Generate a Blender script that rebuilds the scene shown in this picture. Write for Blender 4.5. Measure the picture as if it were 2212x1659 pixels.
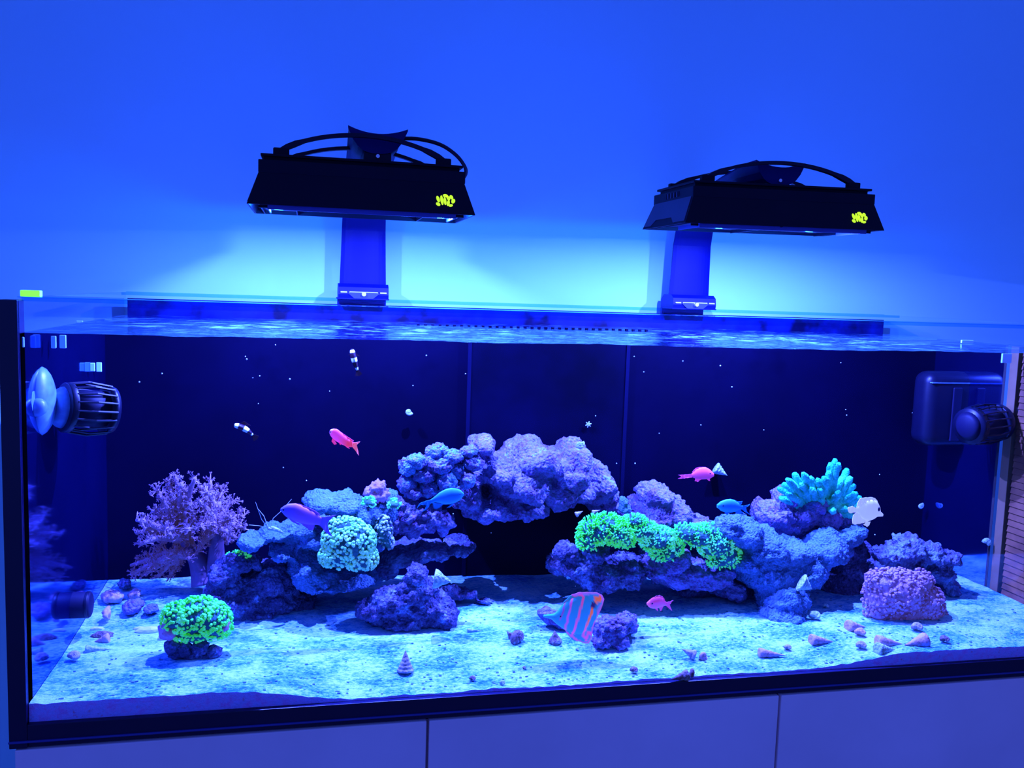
import bpy, bmesh, math, random
import numpy as np
from mathutils import Vector, Matrix, noise
for o in list(bpy.data.objects): bpy.data.objects.remove(o)
S = bpy.context.scene; C = S.collection
rnd = random.Random(7)
# ------------------------------------------------------------------ camera
FPX = 1945.5; YAW, PITCH, ROLL = .2216, .1040, -.0337
CAM = np.array([.3480, -1.2081, .5722])
def cam_axes():
    cy, sy, cp, sp = math.cos(YAW), math.sin(YAW), math.cos(PITCH), math.sin(PITCH)
    f = np.array([sy*cp, cy*cp, -sp]); r = np.array([cy, -sy, 0.]); d = np.cross(f, r)
    cr, sr = math.cos(ROLL), math.sin(ROLL)
    return cr*r + sr*d, -sr*r + cr*d, f
RR, DD, FF = cam_axes()
cd = bpy.data.cameras.new('camera'); cam = bpy.data.objects.new('camera', cd); C.objects.link(cam); S.camera = cam
cd.sensor_width = 36; cd.sensor_fit = 'HORIZONTAL'; cd.lens = FPX*36/2212; cd.clip_start = .01
m = Matrix.Identity(4)
for i in range(3):
    m[i][0] = RR[i]; m[i][1] = -DD[i]; m[i][2] = -FF[i]; m[i][3] = CAM[i]
cam.matrix_world = m
# ------------------------------------------------------------------ view, world
S.view_settings.view_transform = 'Standard'; S.view_settings.look = 'None'
S.view_settings.gamma = 1; S.view_settings.use_curve_mapping = False; S.view_settings.exposure = 1.2
S.cycles.caustics_reflective = True; S.cycles.caustics_refractive = False
S.cycles.max_bounces = 8; S.cycles.diffuse_bounces = 4; S.cycles.transparent_max_bounces = 24
S.cycles.sample_clamp_indirect = 6.0; S.cycles.use_denoising = True
wd = bpy.data.worlds.new('world'); S.world = wd; wd.use_nodes = True
bg = wd.node_tree.nodes['Background']; bg.inputs[0].default_value = (.032, .074, .60, 1); bg.inputs[1].default_value = .66
LAMP_COL = (.076, .108, 1.0); LAMP_W = 35.0; GLOW_W = 1.2
# ------------------------------------------------------------------ measures
TL, TH, TY, TYB, TTOP = 1.65, .5, .655, .468, .5432      # tank length, water height, rear edge above water, rear panel, glass top
WALL_Y = .70
def ray(x, y): return RR*((x-1106)/FPX) + DD*((y-829.5)/FPX) + FF
def P(x, y, Y):
    d = ray(x, y); return Vector(CAM + d*((Y-CAM[1])/d[1]))
def G(x, y, z=.02):
    d = ray(x, y); return Vector(CAM + d*((z-CAM[2])/d[2]))
def mpp(x, y, Y):
    d = ray(x, y); return ((Y-CAM[1])/d[1])/FPX
# ------------------------------------------------------------------ materials
def nt(name):
    m = bpy.data.materials.new(name); m.use_nodes = True
    t = m.node_tree; t.nodes.clear(); out = t.nodes.new('ShaderNodeOutputMaterial')
    return m, t, out
def node(t, kind, **kw):
    n = t.nodes.new(kind)
    for k, v in kw.items(): setattr(n, k, v)
    return n
def setin(n, **kw):
    for k, v in kw.items(): n.inputs[k.replace('_', ' ')].default_value = v
def rgba(c): return (c[0], c[1], c[2], 1)
def ramp(t, fac, stops):
    r = node(t, 'ShaderNodeValToRGB'); t.links.new(fac, r.inputs[0])
    e = r.color_ramp.elements
    while len(e) < len(stops): e.new(.5)
    for i, (p, c) in enumerate(stops): e[i].position = p; e[i].color = rgba(c)
    return r.outputs[0]
def noisetex(t, vec, scale, detail=4, rough=.55):
    n = node(t, 'ShaderNodeTexNoise'); setin(n, Scale=scale, Detail=detail, Roughness=rough)
    if vec is not None: t.links.new(vec, n.inputs['Vector'])
    return n.outputs[0]
def plain(name, col, rough=.5, metal=0., spec=.5, col2=None, nscale=20, bump=0., bscale=200, emis=None, es=0.):
    m, t, out = nt(name)
    b = node(t, 'ShaderNodeBsdfPrincipled'); t.links.new(b.outputs[0], out.inputs[0])
    setin(b, Roughness=rough, Metallic=metal); b.inputs['Specular IOR Level'].default_value = spec
    tc = node(t, 'ShaderNodeTexCoord').outputs['Object']
    c2 = col2 or tuple(min(1, v*1.12) for v in col)
    f = noisetex(t, tc, nscale)
    t.links.new(ramp(t, f, [(.35, col), (.65, c2)]), b.inputs['Base Color'])
    if emis: b.inputs['Emission Color'].default_value = rgba(emis); b.inputs['Emission Strength'].default_value = es
    if bump:
        bn = node(t, 'ShaderNodeBump'); setin(bn, Strength=bump, Distance=.002)
        t.links.new(noisetex(t, tc, bscale, 3), bn.inputs['Height']); t.links.new(bn.outputs[0], b.inputs['Normal'])
    return m
def rockmat(name, cols, scale=28, bump=1.2, bscale=190, rough=.85, emis=0):
    """cols: list of ramp stops"""
    m, t, out = nt(name)
    b = node(t, 'ShaderNodeBsdfPrincipled'); t.links.new(b.outputs[0], out.inputs[0]); setin(b, Roughness=rough)
    b.inputs['Specular IOR Level'].default_value = .15
    tc = node(t, 'ShaderNodeTexCoord').outputs['Object']
    big = noisetex(t, tc, scale, 5, .6); fine = noisetex(t, tc, scale*7, 3, .6)
    mix = node(t, 'ShaderNodeMath', operation='MULTIPLY_ADD'); t.links.new(fine, mix.inputs[0]); mix.inputs[1].default_value = .55
    sub = node(t, 'ShaderNodeMath', operation='SUBTRACT'); t.links.new(big, sub.inputs[0]); sub.inputs[1].default_value = .27
    t.links.new(sub.outputs[0], mix.inputs[2])
    c = ramp(t, mix.outputs[0], cols); t.links.new(c, b.inputs['Base Color'])
    if emis: t.links.new(c, b.inputs['Emission Color']); b.inputs['Emission Strength'].default_value = emis
    v = node(t, 'ShaderNodeTexVoronoi'); setin(v, Scale=bscale); t.links.new(tc, v.inputs['Vector'])
    n2 = noisetex(t, tc, bscale*.8, 4, .7)
    ad = node(t, 'ShaderNodeMath', operation='SUBTRACT'); t.links.new(n2, ad.inputs[0]); t.links.new(v.outputs[0], ad.inputs[1])
    bn = node(t, 'ShaderNodeBump'); setin(bn, Strength=bump, Distance=.004)
    t.links.new(ad.outputs[0], bn.inputs['Height']); t.links.new(bn.outputs[0], b.inputs['Normal'])
    return m
def frontonly(t, sock):
    # thin sheet: reflect where a ray enters it, let it pass straight on where it leaves
    ge = node(t, 'ShaderNodeNewGeometry'); mu = node(t, 'ShaderNodeMath', operation='MULTIPLY'); iv = node(t, 'ShaderNodeMath', operation='SUBTRACT')
    iv.inputs[0].default_value = 1; t.links.new(ge.outputs['Backfacing'], iv.inputs[1]); t.links.new(sock, mu.inputs[0]); t.links.new(iv.outputs[0], mu.inputs[1])
    return mu.outputs[0]
def glassmat(name, gloss=(.6, .7, 1), tint=(.96, .98, 1), ior=1.45, rough=.02, base=0.):
    m, t, out = nt(name)
    fr = node(t, 'ShaderNodeFresnel'); fr.inputs[0].default_value = ior
    gl = node(t, 'ShaderNodeBsdfGlossy'); gl.inputs[0].default_value = rgba(gloss); gl.inputs['Roughness'].default_value = rough
    tr = node(t, 'ShaderNodeBsdfTransparent'); tr.inputs[0].default_value = rgba(tint)
    mx = node(t, 'ShaderNodeMixShader')
    ad = node(t, 'ShaderNodeMath', operation='ADD', use_clamp=True); t.links.new(fr.outputs[0], ad.inputs[0]); ad.inputs[1].default_value = base
    t.links.new(frontonly(t, ad.outputs[0]), mx.inputs[0]); t.links.new(tr.outputs[0], mx.inputs[1]); t.links.new(gl.outputs[0], mx.inputs[2])
    t.links.new(mx.outputs[0], out.inputs[0])
    return m
def mirrormat(name, gloss, diff, rough, fac):
    m, t, out = nt(name)
    gl = node(t, 'ShaderNodeBsdfGlossy'); gl.inputs[0].default_value = rgba(gloss); gl.inputs['Roughness'].default_value = rough
    df = node(t, 'ShaderNodeBsdfDiffuse')
    tc = node(t, 'ShaderNodeTexCoord').outputs['Object']
    t.links.new(ramp(t, noisetex(t, tc, 6, 3), [(.3, diff), (.7, tuple(v*1.5 for v in diff))]), df.inputs[0])
    mx = node(t, 'ShaderNodeMixShader'); mx.inputs[0].default_value = fac
    t.links.new(df.outputs[0], mx.inputs[1]); t.links.new(gl.outputs[0], mx.inputs[2]); t.links.new(mx.outputs[0], out.inputs[0])
    return m
def vcolmat(name, emis=0., rough=.45):
    m, t, out = nt(name)
    b = node(t, 'ShaderNodeBsdfPrincipled'); t.links.new(b.outputs[0], out.inputs[0]); setin(b, Roughness=rough)
    b.inputs['Specular IOR Level'].default_value = .2
    a = node(t, 'ShaderNodeAttribute', attribute_name='Col'); t.links.new(a.outputs[0], b.inputs['Base Color'])
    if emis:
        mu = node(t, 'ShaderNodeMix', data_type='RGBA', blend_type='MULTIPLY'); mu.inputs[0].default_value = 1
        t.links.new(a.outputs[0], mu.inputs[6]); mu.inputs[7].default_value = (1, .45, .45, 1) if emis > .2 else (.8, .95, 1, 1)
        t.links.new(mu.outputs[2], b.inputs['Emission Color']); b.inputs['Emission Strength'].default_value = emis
    return m
M = {}
M['wall'] = plain('wall_paint', (.36, .78, .88), .9, spec=.1, col2=(.37, .80, .89), nscale=3, bump=.05, bscale=300)
M['floor'] = plain('floor_boards', (.2, .14, .1), .5)
M['lacquer'] = plain('cabinet_lacquer', (.86, .66, .68), .45, spec=.3, nscale=4)
M['frame'] = plain('black_frame', (.004, .003, .03), .35, spec=.35)
M['gap'] = plain('black_recess', (.001, .001, .004), .9, spec=0)
M['ledge'] = plain('frame_ledge', (.02, .03, .2), .3)  # lighter tone carries the ledge's highlight in its colour
M['housing'] = plain('lamp_housing', (.0035, .003, .012), .55, spec=.12)
M['housing_side'] = plain('lamp_housing_side', (.03, .03, .07), .5, spec=.3)
M['post'] = plain('post_black', (.001, .004, .10), .5, spec=.12)
M['cable'] = plain('cable_black', (.003, .003, .02), .5, spec=.2)
M['steel'] = plain('screw_steel', (.8, .8, .85), .25, .6)
M['logo'] = plain('fluorescent_green', (.75, .95, .02), .5, emis=(.60, 1, 0), es=.42)
M['vial'] = plain('fluorescent_vial', (.3, .95, .05), .4, emis=(.22, 1, .05), es=.55)
M['glass'] = glassmat('clear_glass', gloss=(.5, .6, .8))
M['edge'] = glassmat('glass_edge', gloss=(.5, .9, 1), tint=(.55, .85, 1), ior=1.6, rough=.08)
M['front'] = glassmat('front_glass', gloss=(.12, .14, .3), ior=1.3, tint=(.97, .98, 1))
M['film'] = mirrormat('side_mirror', (.25, .38, .75), (.002, .003, .03), .07, .75)  # opaque dark mirror standing in for total reflection at the side glass
M['back'] = plain('rear_film', (.0005, .0003, .0055), .6, spec=.03, col2=(.0007, .0005, .009), nscale=3)
M['backtop'] = plain('rear_film_top', (.0008, .001, .02), .3, spec=.25, col2=(.002, .012, .15), nscale=18)
M['overflow'] = plain('overflow_black', (.0004, .0005, .004), .5, spec=.04, col2=(.0008, .0008, .009), nscale=6)
M['silicone'] = plain('silicone', (.0008, .001, .012), .7, spec=.05)
M['pump'] = plain('pump_black', (.0025, .003, .013), .4, spec=.3)
M['pumpdark'] = plain('pump_core', (.004, .004, .02), .6, spec=.2)
M['pumpblue'] = plain('pump_pale', (.10, .2, .35), .4, spec=.4, col2=(.15, .35, .5), nscale=60)
M['grit'] = plain('sand_grit', (.04, .14, .2), .8, col2=(.1, .3, .3), nscale=40); M['tag'] = plain('pale_clip_and_reflection', (0.39, 0.8, 0.9), .5)
M['wood'] = plain('shutter_slat', (.20, .060, .014), .6, col2=(.34, .11, .03), nscale=30)
M['wood2'] = plain('shutter_stile', (.30, .15, .05), .6)
TAN = [(.30, (0.062, 0.055, 0.088)), (.45, (0.14, 0.132, 0.255)), (.55, (0.148, 0.198, 0.294)), (.68, (0.241, 0.362, 0.51))]
M['rock'] = rockmat('live_rock', TAN)
M['rock_purple'] = rockmat('coralline_rock', [(.28, (0.055, 0.039, 0.079)), (.42, (0.194, 0.11, 0.255)), (.52, (0.163, 0.187, 0.314)), (.6, (0.272, 0.165, 0.392)), (.72, (0.214, 0.329, 0.539))])
M['rock_knob'] = rockmat('encrusted_rock', [(.25, (0.065, 0.036, 0.098)), (.40, (0.201, 0.133, 0.294)), (.5, (0.162, 0.213, 0.392)), (.6, (0.097, 0.333, 0.49)), (.7, (0.259, 0.222, 0.49))], scale=24, bscale=220)
M['rock_dark'] = rockmat('dark_rock', [(.3, (0.039, 0.033, 0.059)), (.5, (0.094, 0.082, 0.167)), (.62, (0.14, 0.165, 0.275)), (.75, (0.292, 0.439, 0.647))], scale=34)  # darker mottled rock colour
M['rock_blue'] = rockmat('smooth_plate', [(.3, (0.055, 0.129, 0.193)), (.5, (0.09, 0.218, 0.322)), (.65, (0.104, 0.194, 0.365)), (.75, (0.139, 0.321, 0.484))], scale=40, bscale=240, bump=1.)
M['sand'] = None
M['green'] = rockmat('green_polyps', [(.3, (0.045, 0.75, 0.049)), (.5, (0.076, 0.95, 0.125)), (.7, (0.132, 0.98, 0.3))], scale=30, bump=.2, emis=.10)
M['green2'] = rockmat('star_polyps', [(.3, (0.034, 0.8, 0.076)), (.5, (0.084, 0.9, 0.192)), (.7, (0.168, 0.98, 0.575))], scale=24, bump=.2, emis=.10)
M['teal'] = rockmat('teal_polyps', [(.3, (.12, .55, .25)), (.5, (.2, .8, .35)), (.7, (.4, .95, .5))], scale=40, bump=.1, emis=.04)
M['finger'] = rockmat('finger_coral', [(.3, (.01, .35, .25)), (.5, (.02, .55, .42)), (.7, (.06, .75, .5))], scale=40, bump=.5, bscale=260, emis=.03)
M['coralbase'] = rockmat('coral_skin', [(.3, (.02, .08, .07)), (.7, (.05, .2, .16))], bump=.4)
M['purplemat'] = rockmat('purple_polyps', [(.3, (0.275, 0.135, 0.184)), (.5, (0.4, 0.21, 0.322)), (.7, (0.475, 0.315, 0.46))], scale=40, bump=.3, emis=.02)
M['xenia'] = rockmat('soft_coral', [(.3, (0.206, 0.111, 0.144)), (.5, (0.3, 0.171, 0.234)), (.7, (0.356, 0.252, 0.324))], scale=40, bump=.3, emis=.02)
M['xeniatrunk'] = rockmat('soft_coral_trunk', [(.3, (0.2, 0.099, 0.154)), (.7, (0.248, 0.135, 0.216))], scale=20, bump=.2, bscale=100)
M['pinktips'] = rockmat('pink_coral', [(.3, (0.28, 0.12, 0.288)), (.7, (0.333, 0.24, 0.6))], scale=40, bump=.5, emis=.04)
M['shell_red'] = rockmat('red_shell', [(.3, (0.42, 0.18, 0.15)), (.5, (0.595, 0.315, 0.3)), (.7, (0.42, 0.45, 0.6))], scale=60, bump=.3)
M['shell_dark'] = rockmat('dark_shell', [(.3, (.06, .05, .05)), (.5, (.2, .12, .12)), (.7, (.35, .4, .35))], scale=60, bump=.4)
M['shell_blue'] = rockmat('pale_shell', [(.3, (.22, .35, .28)), (.5, (.35, .5, .4)), (.7, (.5, .62, .5))], scale=70, bump=.6)
M['shell_grey'] = rockmat('grey_shell', [(.3, (.2, .16, .14)), (.5, (.38, .3, .28)), (.7, (.5, .5, .4))], scale=60, bump=.4)
M['speck'] = plain('speck', (.5, .7, .7), .6, emis=(.25, .4, 1), es=.12)
M['hair'] = plain('antenna_white', (.6, .65, .6), .5)
M['eye'] = plain('eye_black', (.002, .002, .05), .2)
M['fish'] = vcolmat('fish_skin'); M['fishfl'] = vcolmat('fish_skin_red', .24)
M['fishpale'] = vcolmat('fish_skin_pale', .16); M['clown'] = vcolmat('clownfish_skin')  # pale skin glows a little to lift its dim front
def sandmat():
    m, t, out = nt('aragonite_sand')
    b = node(t, 'ShaderNodeBsdfPrincipled'); t.links.new(b.outputs[0], out.inputs[0]); setin(b, Roughness=.9)
    b.inputs['Specular IOR Level'].default_value = .1
    tc = node(t, 'ShaderNodeTexCoord').outputs['Object']
    mp = node(t, 'ShaderNodeMapping'); mp.inputs['Scale'].default_value = (1, 1.7, 1); t.links.new(tc, mp.inputs[0]); v = mp.outputs[0]
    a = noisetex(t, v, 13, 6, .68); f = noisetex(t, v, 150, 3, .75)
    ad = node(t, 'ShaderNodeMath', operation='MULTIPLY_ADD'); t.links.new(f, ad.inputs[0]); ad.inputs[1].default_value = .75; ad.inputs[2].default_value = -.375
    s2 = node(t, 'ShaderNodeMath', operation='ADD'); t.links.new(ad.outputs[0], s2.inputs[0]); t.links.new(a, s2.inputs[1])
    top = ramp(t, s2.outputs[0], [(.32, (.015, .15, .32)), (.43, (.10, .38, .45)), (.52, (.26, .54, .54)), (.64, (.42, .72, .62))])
    # algae film that the glass shows on the buried front face (normal towards the viewer)
    ge = node(t, 'ShaderNodeNewGeometry'); sx = node(t, 'ShaderNodeSeparateXYZ'); t.links.new(ge.outputs['Normal'], sx.inputs[0])
    gt = node(t, 'ShaderNodeMath', operation='LESS_THAN'); t.links.new(sx.outputs[1], gt.inputs[0]); gt.inputs[1].default_value = -.75
    alg = ramp(t, noisetex(t, tc, 60, 4, .7), [(.3, (.8, .25, .7)), (.5, (.6, .45, .9)), (.60, (.5, .45, .9)), (.74, (.98, .06, .08))])
    mx = node(t, 'ShaderNodeMix', data_type='RGBA'); t.links.new(gt.outputs[0], mx.inputs[0]); t.links.new(top, mx.inputs[6]); t.links.new(alg, mx.inputs[7])
    t.links.new(mx.outputs[2], b.inputs['Base Color'])
    bn = node(t, 'ShaderNodeBump'); setin(bn, Strength=.7, Distance=.004)
    t.links.new(noisetex(t, v, 160, 4, .7), bn.inputs['Height']); t.links.new(bn.outputs[0], b.inputs['Normal'])
    return m
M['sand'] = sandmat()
def watermat():
    m, t, out = nt('water_top')
    fr = node(t, 'ShaderNodeFresnel'); fr.inputs[0].default_value = 1.33
    gl = node(t, 'ShaderNodeBsdfGlossy'); gl.inputs[0].default_value = (.9, 1, 1, 1); gl.inputs['Roughness'].default_value = .03
    tr = node(t, 'ShaderNodeBsdfTransparent'); tr.inputs[0].default_value = (.85, .93, 1, 1)
    tc = node(t, 'ShaderNodeTexCoord').outputs['Object']
    mp = node(t, 'ShaderNodeMapping'); mp.inputs['Scale'].default_value = (1, 1.6, 1); t.links.new(tc, mp.inputs[0])
    bn = node(t, 'ShaderNodeBump'); setin(bn, Strength=.5, Distance=.004)
    t.links.new(noisetex(t, mp.outputs[0], 45, 4, .6), bn.inputs['Height'])
    t.links.new(bn.outputs[0], gl.inputs['Normal']); t.links.new(bn.outputs[0], fr.inputs['Normal'])
    df = node(t, 'ShaderNodeBsdfDiffuse'); df.inputs[0].default_value = (.2, .55, .8, 1)
    foam = ramp(t, noisetex(t, mp.outputs[0], 16, 5, .7), [(.52, (0, 0, 0)), (.72, (.35, .35, .35))])
    mx = node(t, 'ShaderNodeMixShader'); t.links.new(frontonly(t, fr.outputs[0]), mx.inputs[0]); t.links.new(tr.outputs[0], mx.inputs[1]); t.links.new(gl.outputs[0], mx.inputs[2])
    m2 = node(t, 'ShaderNodeMixShader'); t.links.new(foam, m2.inputs[0]); t.links.new(mx.outputs[0], m2.inputs[1]); t.links.new(df.outputs[0], m2.inputs[2])
    t.links.new(m2.outputs[0], out.inputs[0])
    return m
M['water'] = watermat()
# ------------------------------------------------------------------ mesh helpers
ORG = {}
def base_of(vs):
    a = np.array([tuple(v) for v in vs]); lo, hi = a.min(0), a.max(0)
    return Vector(((lo[0]+hi[0])/2, (lo[1]+hi[1])/2, lo[2]))
def tag(o, label=None, cat=None, group=None, kind=None):
    if label: o['label'] = label
    if cat: o['category'] = cat
    if group: o['group'] = group
    if kind: o['kind'] = kind
    return o
def thing(name, loc, label, cat, group=None):
    o = bpy.data.objects.new(name, None); C.objects.link(o); o.location = loc; o.empty_display_size = .02
    ORG[o.name] = Vector(loc); return tag(o, label, cat, group)
def mk(name, geo, mat, parent=None, smooth=False, cols=None, kind=None, label=None):
    vs, fs = geo
    org = ORG[parent.name] if parent else base_of(vs)
    me = bpy.data.meshes.new(name)
    me.from_pydata([tuple(Vector(v)-org) for v in vs], [], [tuple(f) for f in fs])
    if smooth: me.polygons.foreach_set('use_smooth', [True]*len(me.polygons))
    me.materials.append(M[mat]); me.update()
    if cols is not None:
        ca = me.color_attributes.new('Col', 'FLOAT_COLOR', 'POINT')
        ca.data.foreach_set('color', [c for q in cols for c in (q[0], q[1], q[2], 1)])
    o = bpy.data.objects.new(name, me); C.objects.link(o)
    if parent: o.parent = parent
    else: o.location = org
    ORG[o.name] = org
    if kind: o['kind'] = kind
    if label: o['label'] = label
    return o
def join(*gs):
    V, F = [], []
    for v, f in gs:
        k = len(V); V += list(v); F += [tuple(i+k for i in q) for q in f]
    return V, F
def box(x0, x1, y0, y1, z0, z1, bev=0., seg=2):
    bm = bmesh.new(); bmesh.ops.create_cube(bm, size=1)
    for v in bm.verts: v.co = Vector(((x0+x1)/2+v.co.x*(x1-x0), (y0+y1)/2+v.co.y*(y1-y0), (z0+z1)/2+v.co.z*(z1-z0)))
    if bev: bmesh.ops.bevel(bm, geom=bm.edges[:], offset=bev, segments=seg, affect='EDGES', profile=.5)
    return frombm(bm)
def frombm(bm):
    bm.verts.index_update(); r = [v.co.copy() for v in bm.verts], [[v.index for v in f.verts] for f in bm.faces]; bm.free(); return r
def ico(c, r, sub=2, rot=None):
    bm = bmesh.new(); bmesh.ops.create_icosphere(bm, subdivisions=sub, radius=1)
    r = (r, r, r) if isinstance(r, (int, float)) else r
    for v in bm.verts:
        q = Vector((v.co.x*r[0], v.co.y*r[1], v.co.z*r[2]))
        if rot: q = rot @ q
        v.co = q + Vector(c)
    return frombm(bm)
def frame_of(d):
    d = d.normalized(); u = Vector((0, 0, 1)) if abs(d.z) < .9 else Vector((1, 0, 0))
    a = d.cross(u).normalized(); return a, d.cross(a).normalized()
def tube(pts, rad, n=8, flat=1.0, cap=True, closed_tip=True):
    pts = [Vector(p) for p in pts]; V, F = [], []
    if not isinstance(rad, (list, tuple)): rad = [rad]*len(pts)
    a0 = None
    for i, p in enumerate(pts):
        d = (pts[min(i+1, len(pts)-1)] - pts[max(i-1, 0)]).normalized()
        if a0 is None: a, b = frame_of(d)
        else:
            a = (a0 - d*a0.dot(d)).normalized(); b = d.cross(a)
        a0 = a
        for k in range(n):
            t = 2*math.pi*k/n; V.append(p + a*math.cos(t)*rad[i] + b*math.sin(t)*rad[i]*flat)
    for i in range(len(pts)-1):
        for k in range(n): F.append((i*n+k, i*n+(k+1) % n, (i+1)*n+(k+1) % n, (i+1)*n+k))
    if cap: F.append(tuple(range(n))[::-1]); F.append(tuple((len(pts)-1)*n+k for k in range(n)))
    return V, F
def bez(a, b, c, n=6):
    a, b, c = Vector(a), Vector(b), Vector(c)
    return [a*(1-t)**2 + b*2*t*(1-t) + c*t*t for t in [i/n for i in range(n+1)]]
def loft(secs, cap=True):
    n = len(secs[0]); V = [v for s in secs for v in s]; F = []
    for i in range(len(secs)-1):
        for k in range(n): F.append((i*n+k, i*n+(k+1) % n, (i+1)*n+(k+1) % n, (i+1)*n+k))
    if cap: F.append(tuple(range(n))[::-1]); F.append(tuple((len(secs)-1)*n+k for k in range(n)))
    return V, F
def cyl(a, b, r, n=24, r2=None, bev=0.):
    a, b = Vector(a), Vector(b); d = b-a; r2 = r if r2 is None else r2; L = d.length; u = d/L
    if bev: return tube([a, a+u*bev*.3, a+u*bev, b-u*bev, b-u*bev*.3, b], [r-bev, r-bev*.3, r, r2, r2-bev*.3, r2-bev], n)
    return tube([a, b], [r, r2], n)
def plate(poly, y0, y1):
    """poly in (x, z), extruded along y"""
    n = len(poly); V = [Vector((x, y0, z)) for x, z in poly] + [Vector((x, y1, z)) for x, z in poly]
    return V, [tuple(range(n)), tuple(range(2*n-1, n-1, -1))] + [(i, i+n, (i+1) % n+n, (i+1) % n) for i in range(n)]
# ------------------------------------------------------------------ the room
w = mk('wall_back', box(-3.5, 5, WALL_Y, WALL_Y+.1, -.85, 3), 'wall'); w['kind'] = 'structure'
f_ = mk('floor', box(-3.5, 5, -3, WALL_Y, -.9, -.85), 'floor'); f_['kind'] = 'structure'
# ------------------------------------------------------------------ cabinet
cb = thing('aquarium_cabinet', (.8, .3, -.85), 'pale lacquered aquarium cabinet with flat handleless doors under the tank', 'cabinet')
mk('carcass', box(-.012, 1.662, .012, .66, -.85, -.031), 'lacquer', cb)
mk('gap_shade', box(-.010, 1.66, .004, .02, -.036, -.0295), 'gap', cb)  # black strip painted as the shade in the recess below the tank
for a, b in ((-.015, .512), (.516, 1.055), (1.059, 1.665)):
    mk('door', box(a, b, -.008, .012, -.80, -.033, .0015), 'lacquer', cb)
# ------------------------------------------------------------------ the tank
tk = thing('aquarium', (.82, .3, -.03), 'long rimless glass reef aquarium with black front frame on the pale cabinet', 'aquarium')
mk('bottom_panel', box(0, TL, 0, TY, -.02, -.001), 'frame', tk)
mk('front_rail', join(box(.0002, TL+.02, -.008, .004, -.0215, 0, .0008), box(.0002, TL+.02, -.004, .004, -.031, -.0225)), 'frame', tk)
mk('front_ledge', box(-.0218, TL+.02, -.0105, .004, -.0232, -.0205, .0008), 'ledge', tk, label='thin shiny ledge along the black bottom rail')
mk('corner_post', box(-.0215, 0.0, -.008, .02, -.031, .5400, .001), 'frame', tk, label='wide black strip down the front left corner')
mk('front_pane', box(0, TL, -.006, -.0005, 0, TTOP), 'front', tk)
mk('side_pane', box(-.004, 0.0, .02, TY, TH, TTOP), 'glass', tk)
mk('side_pane', box(TL, TL+.004, 0, TY, TH, TTOP), 'glass', tk)
mk('side_pane', box(TL, TL+.006, 0, .272, 0, TH), 'glass', tk)
mk('side_mirror', box(-.004, 0, .0, TYB, -.001, TH-.001), 'film', tk, label='dark mirroring left side glass below the waterline')
mk('side_mirror', box(TL, TL+.006, .272, TYB, -.001, TH-.001), 'film', tk, label='dark mirroring rear half of the right side glass')
mk('rear_film', box(-.004, TL+.004, TYB, TYB+.006, -.001, TH-.004), 'back', tk)
mk('rear_pane', box(0, TL, TY, TY+.006, TH-.05, TTOP), 'glass', tk)
mk('rear_film_strip', box(0.003, TL-.003, TY-.004, TY-.0005, TH-.05, .532), 'backtop', tk, label='dark film strip behind the water surface')
for y0, y1 in ((0, .05), (TY-.06, TY)):
    mk('brace', box(.003, TL-.003, y0, y1, TTOP-.0045, TTOP+.0005), 'edge', tk)
mk('rim_edge', box(0, TL, -.0065, .0, TTOP, TTOP+.0012), 'edge', tk)
mk('rim_edge', box(0, TL, TY, TY+.006, TTOP, TTOP+.0012), 'edge', tk)
# overflow box with comb teeth and two glass seams
ox0, ox1 = P(1012, 850, TYB-.004).x, P(1352, 850, TYB-.004).x
mk('overflow_box', box(ox0, ox1, TYB-.006, TYB, .0, .497), 'overflow', tk)
for sx in (ox0, ox1): mk('glass_seam', box(sx-.0035, sx+.0035, TYB-.008, TYB-.005, .02, .497), 'silicone', tk)
n = 34
for i in range(n):
    x = ox0 - .10 + i*(ox1+.05-ox0+.10)/n
    mk('comb_tooth', box(x, x+.005, TYB, TYB+.006, .488, .5035), 'overflow', tk)
# ------------------------------------------------------------------ water surface
def wave(x, y): return .0017*noise.noise((x*7, y*10, .3)) + .0012*noise.noise((x*22, y*30, 2.3)) + .0006*noise.noise((x*60, y*80, 5))
nx, ny = 330, 120; V = []; F = []
for j in range(ny+1):
    for i in range(nx+1):
        x, y = .001+(TL-.002)*i/nx, .0+(TY-.005)*j/ny
        k = min(1, .15+min(x, TL-x)*3); V.append(Vector((x, y, TH + wave(x, y)*k)))
for j in range(ny):
    for i in range(nx): a = j*(nx+1)+i; F.append((a, a+1, a+nx+2, a+nx+1))
wt = mk('water_surface', (V, F), 'water', smooth=True)
tag(wt, 'rippled glittering water surface filling the aquarium', 'water', kind='stuff')
# ------------------------------------------------------------------ sand
def sm(a, b, x):
    t = max(0, min(1, (x-a)/(b-a))); return t*t*(3-2*t)
def sand_z(x, y):
    front = .021*(1-sm(.24, .42, x)) + .016*sm(1.10, 1.30, x) + .003
    back = .022 + .012*(1-sm(.1, .45, x))*sm(.2, .45, y) - .006*sm(.5, .8, x)*(1-sm(1., 1.3, x))*sm(.2, .45, y)
    z = front + (back-front)*sm(0, .16, y)
    z += .0016*(1-sm(0, .03, y))*noise.noise((x*70, 3, 9))
    return z + .0022*noise.noise((x*9, y*11, 1)) + .0012*noise.noise((x*30, y*34, 4)) + .0006*noise.noise((x*90, y*90, 7))
nx, ny = 420, 130; V = []; F = []
for j in range(ny+1):
    for i in range(nx+1):
        x, y = .0005+(TL-.001)*i/nx, .0005+(TYB-.001)*(j/ny)**1.15
        V.append(Vector((x, y, max(.0015, sand_z(x, y)))))
for j in range(ny):
    for i in range(nx): a = j*(nx+1)+i; F.append((a, a+1, a+nx+2, a+nx+1))
k = len(V)
for i in range(nx+1): V.append(Vector((V[i].x, .0004, -.0005)))
for i in range(nx): F.append((i, k+i, k+i+1, i+1))
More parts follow.
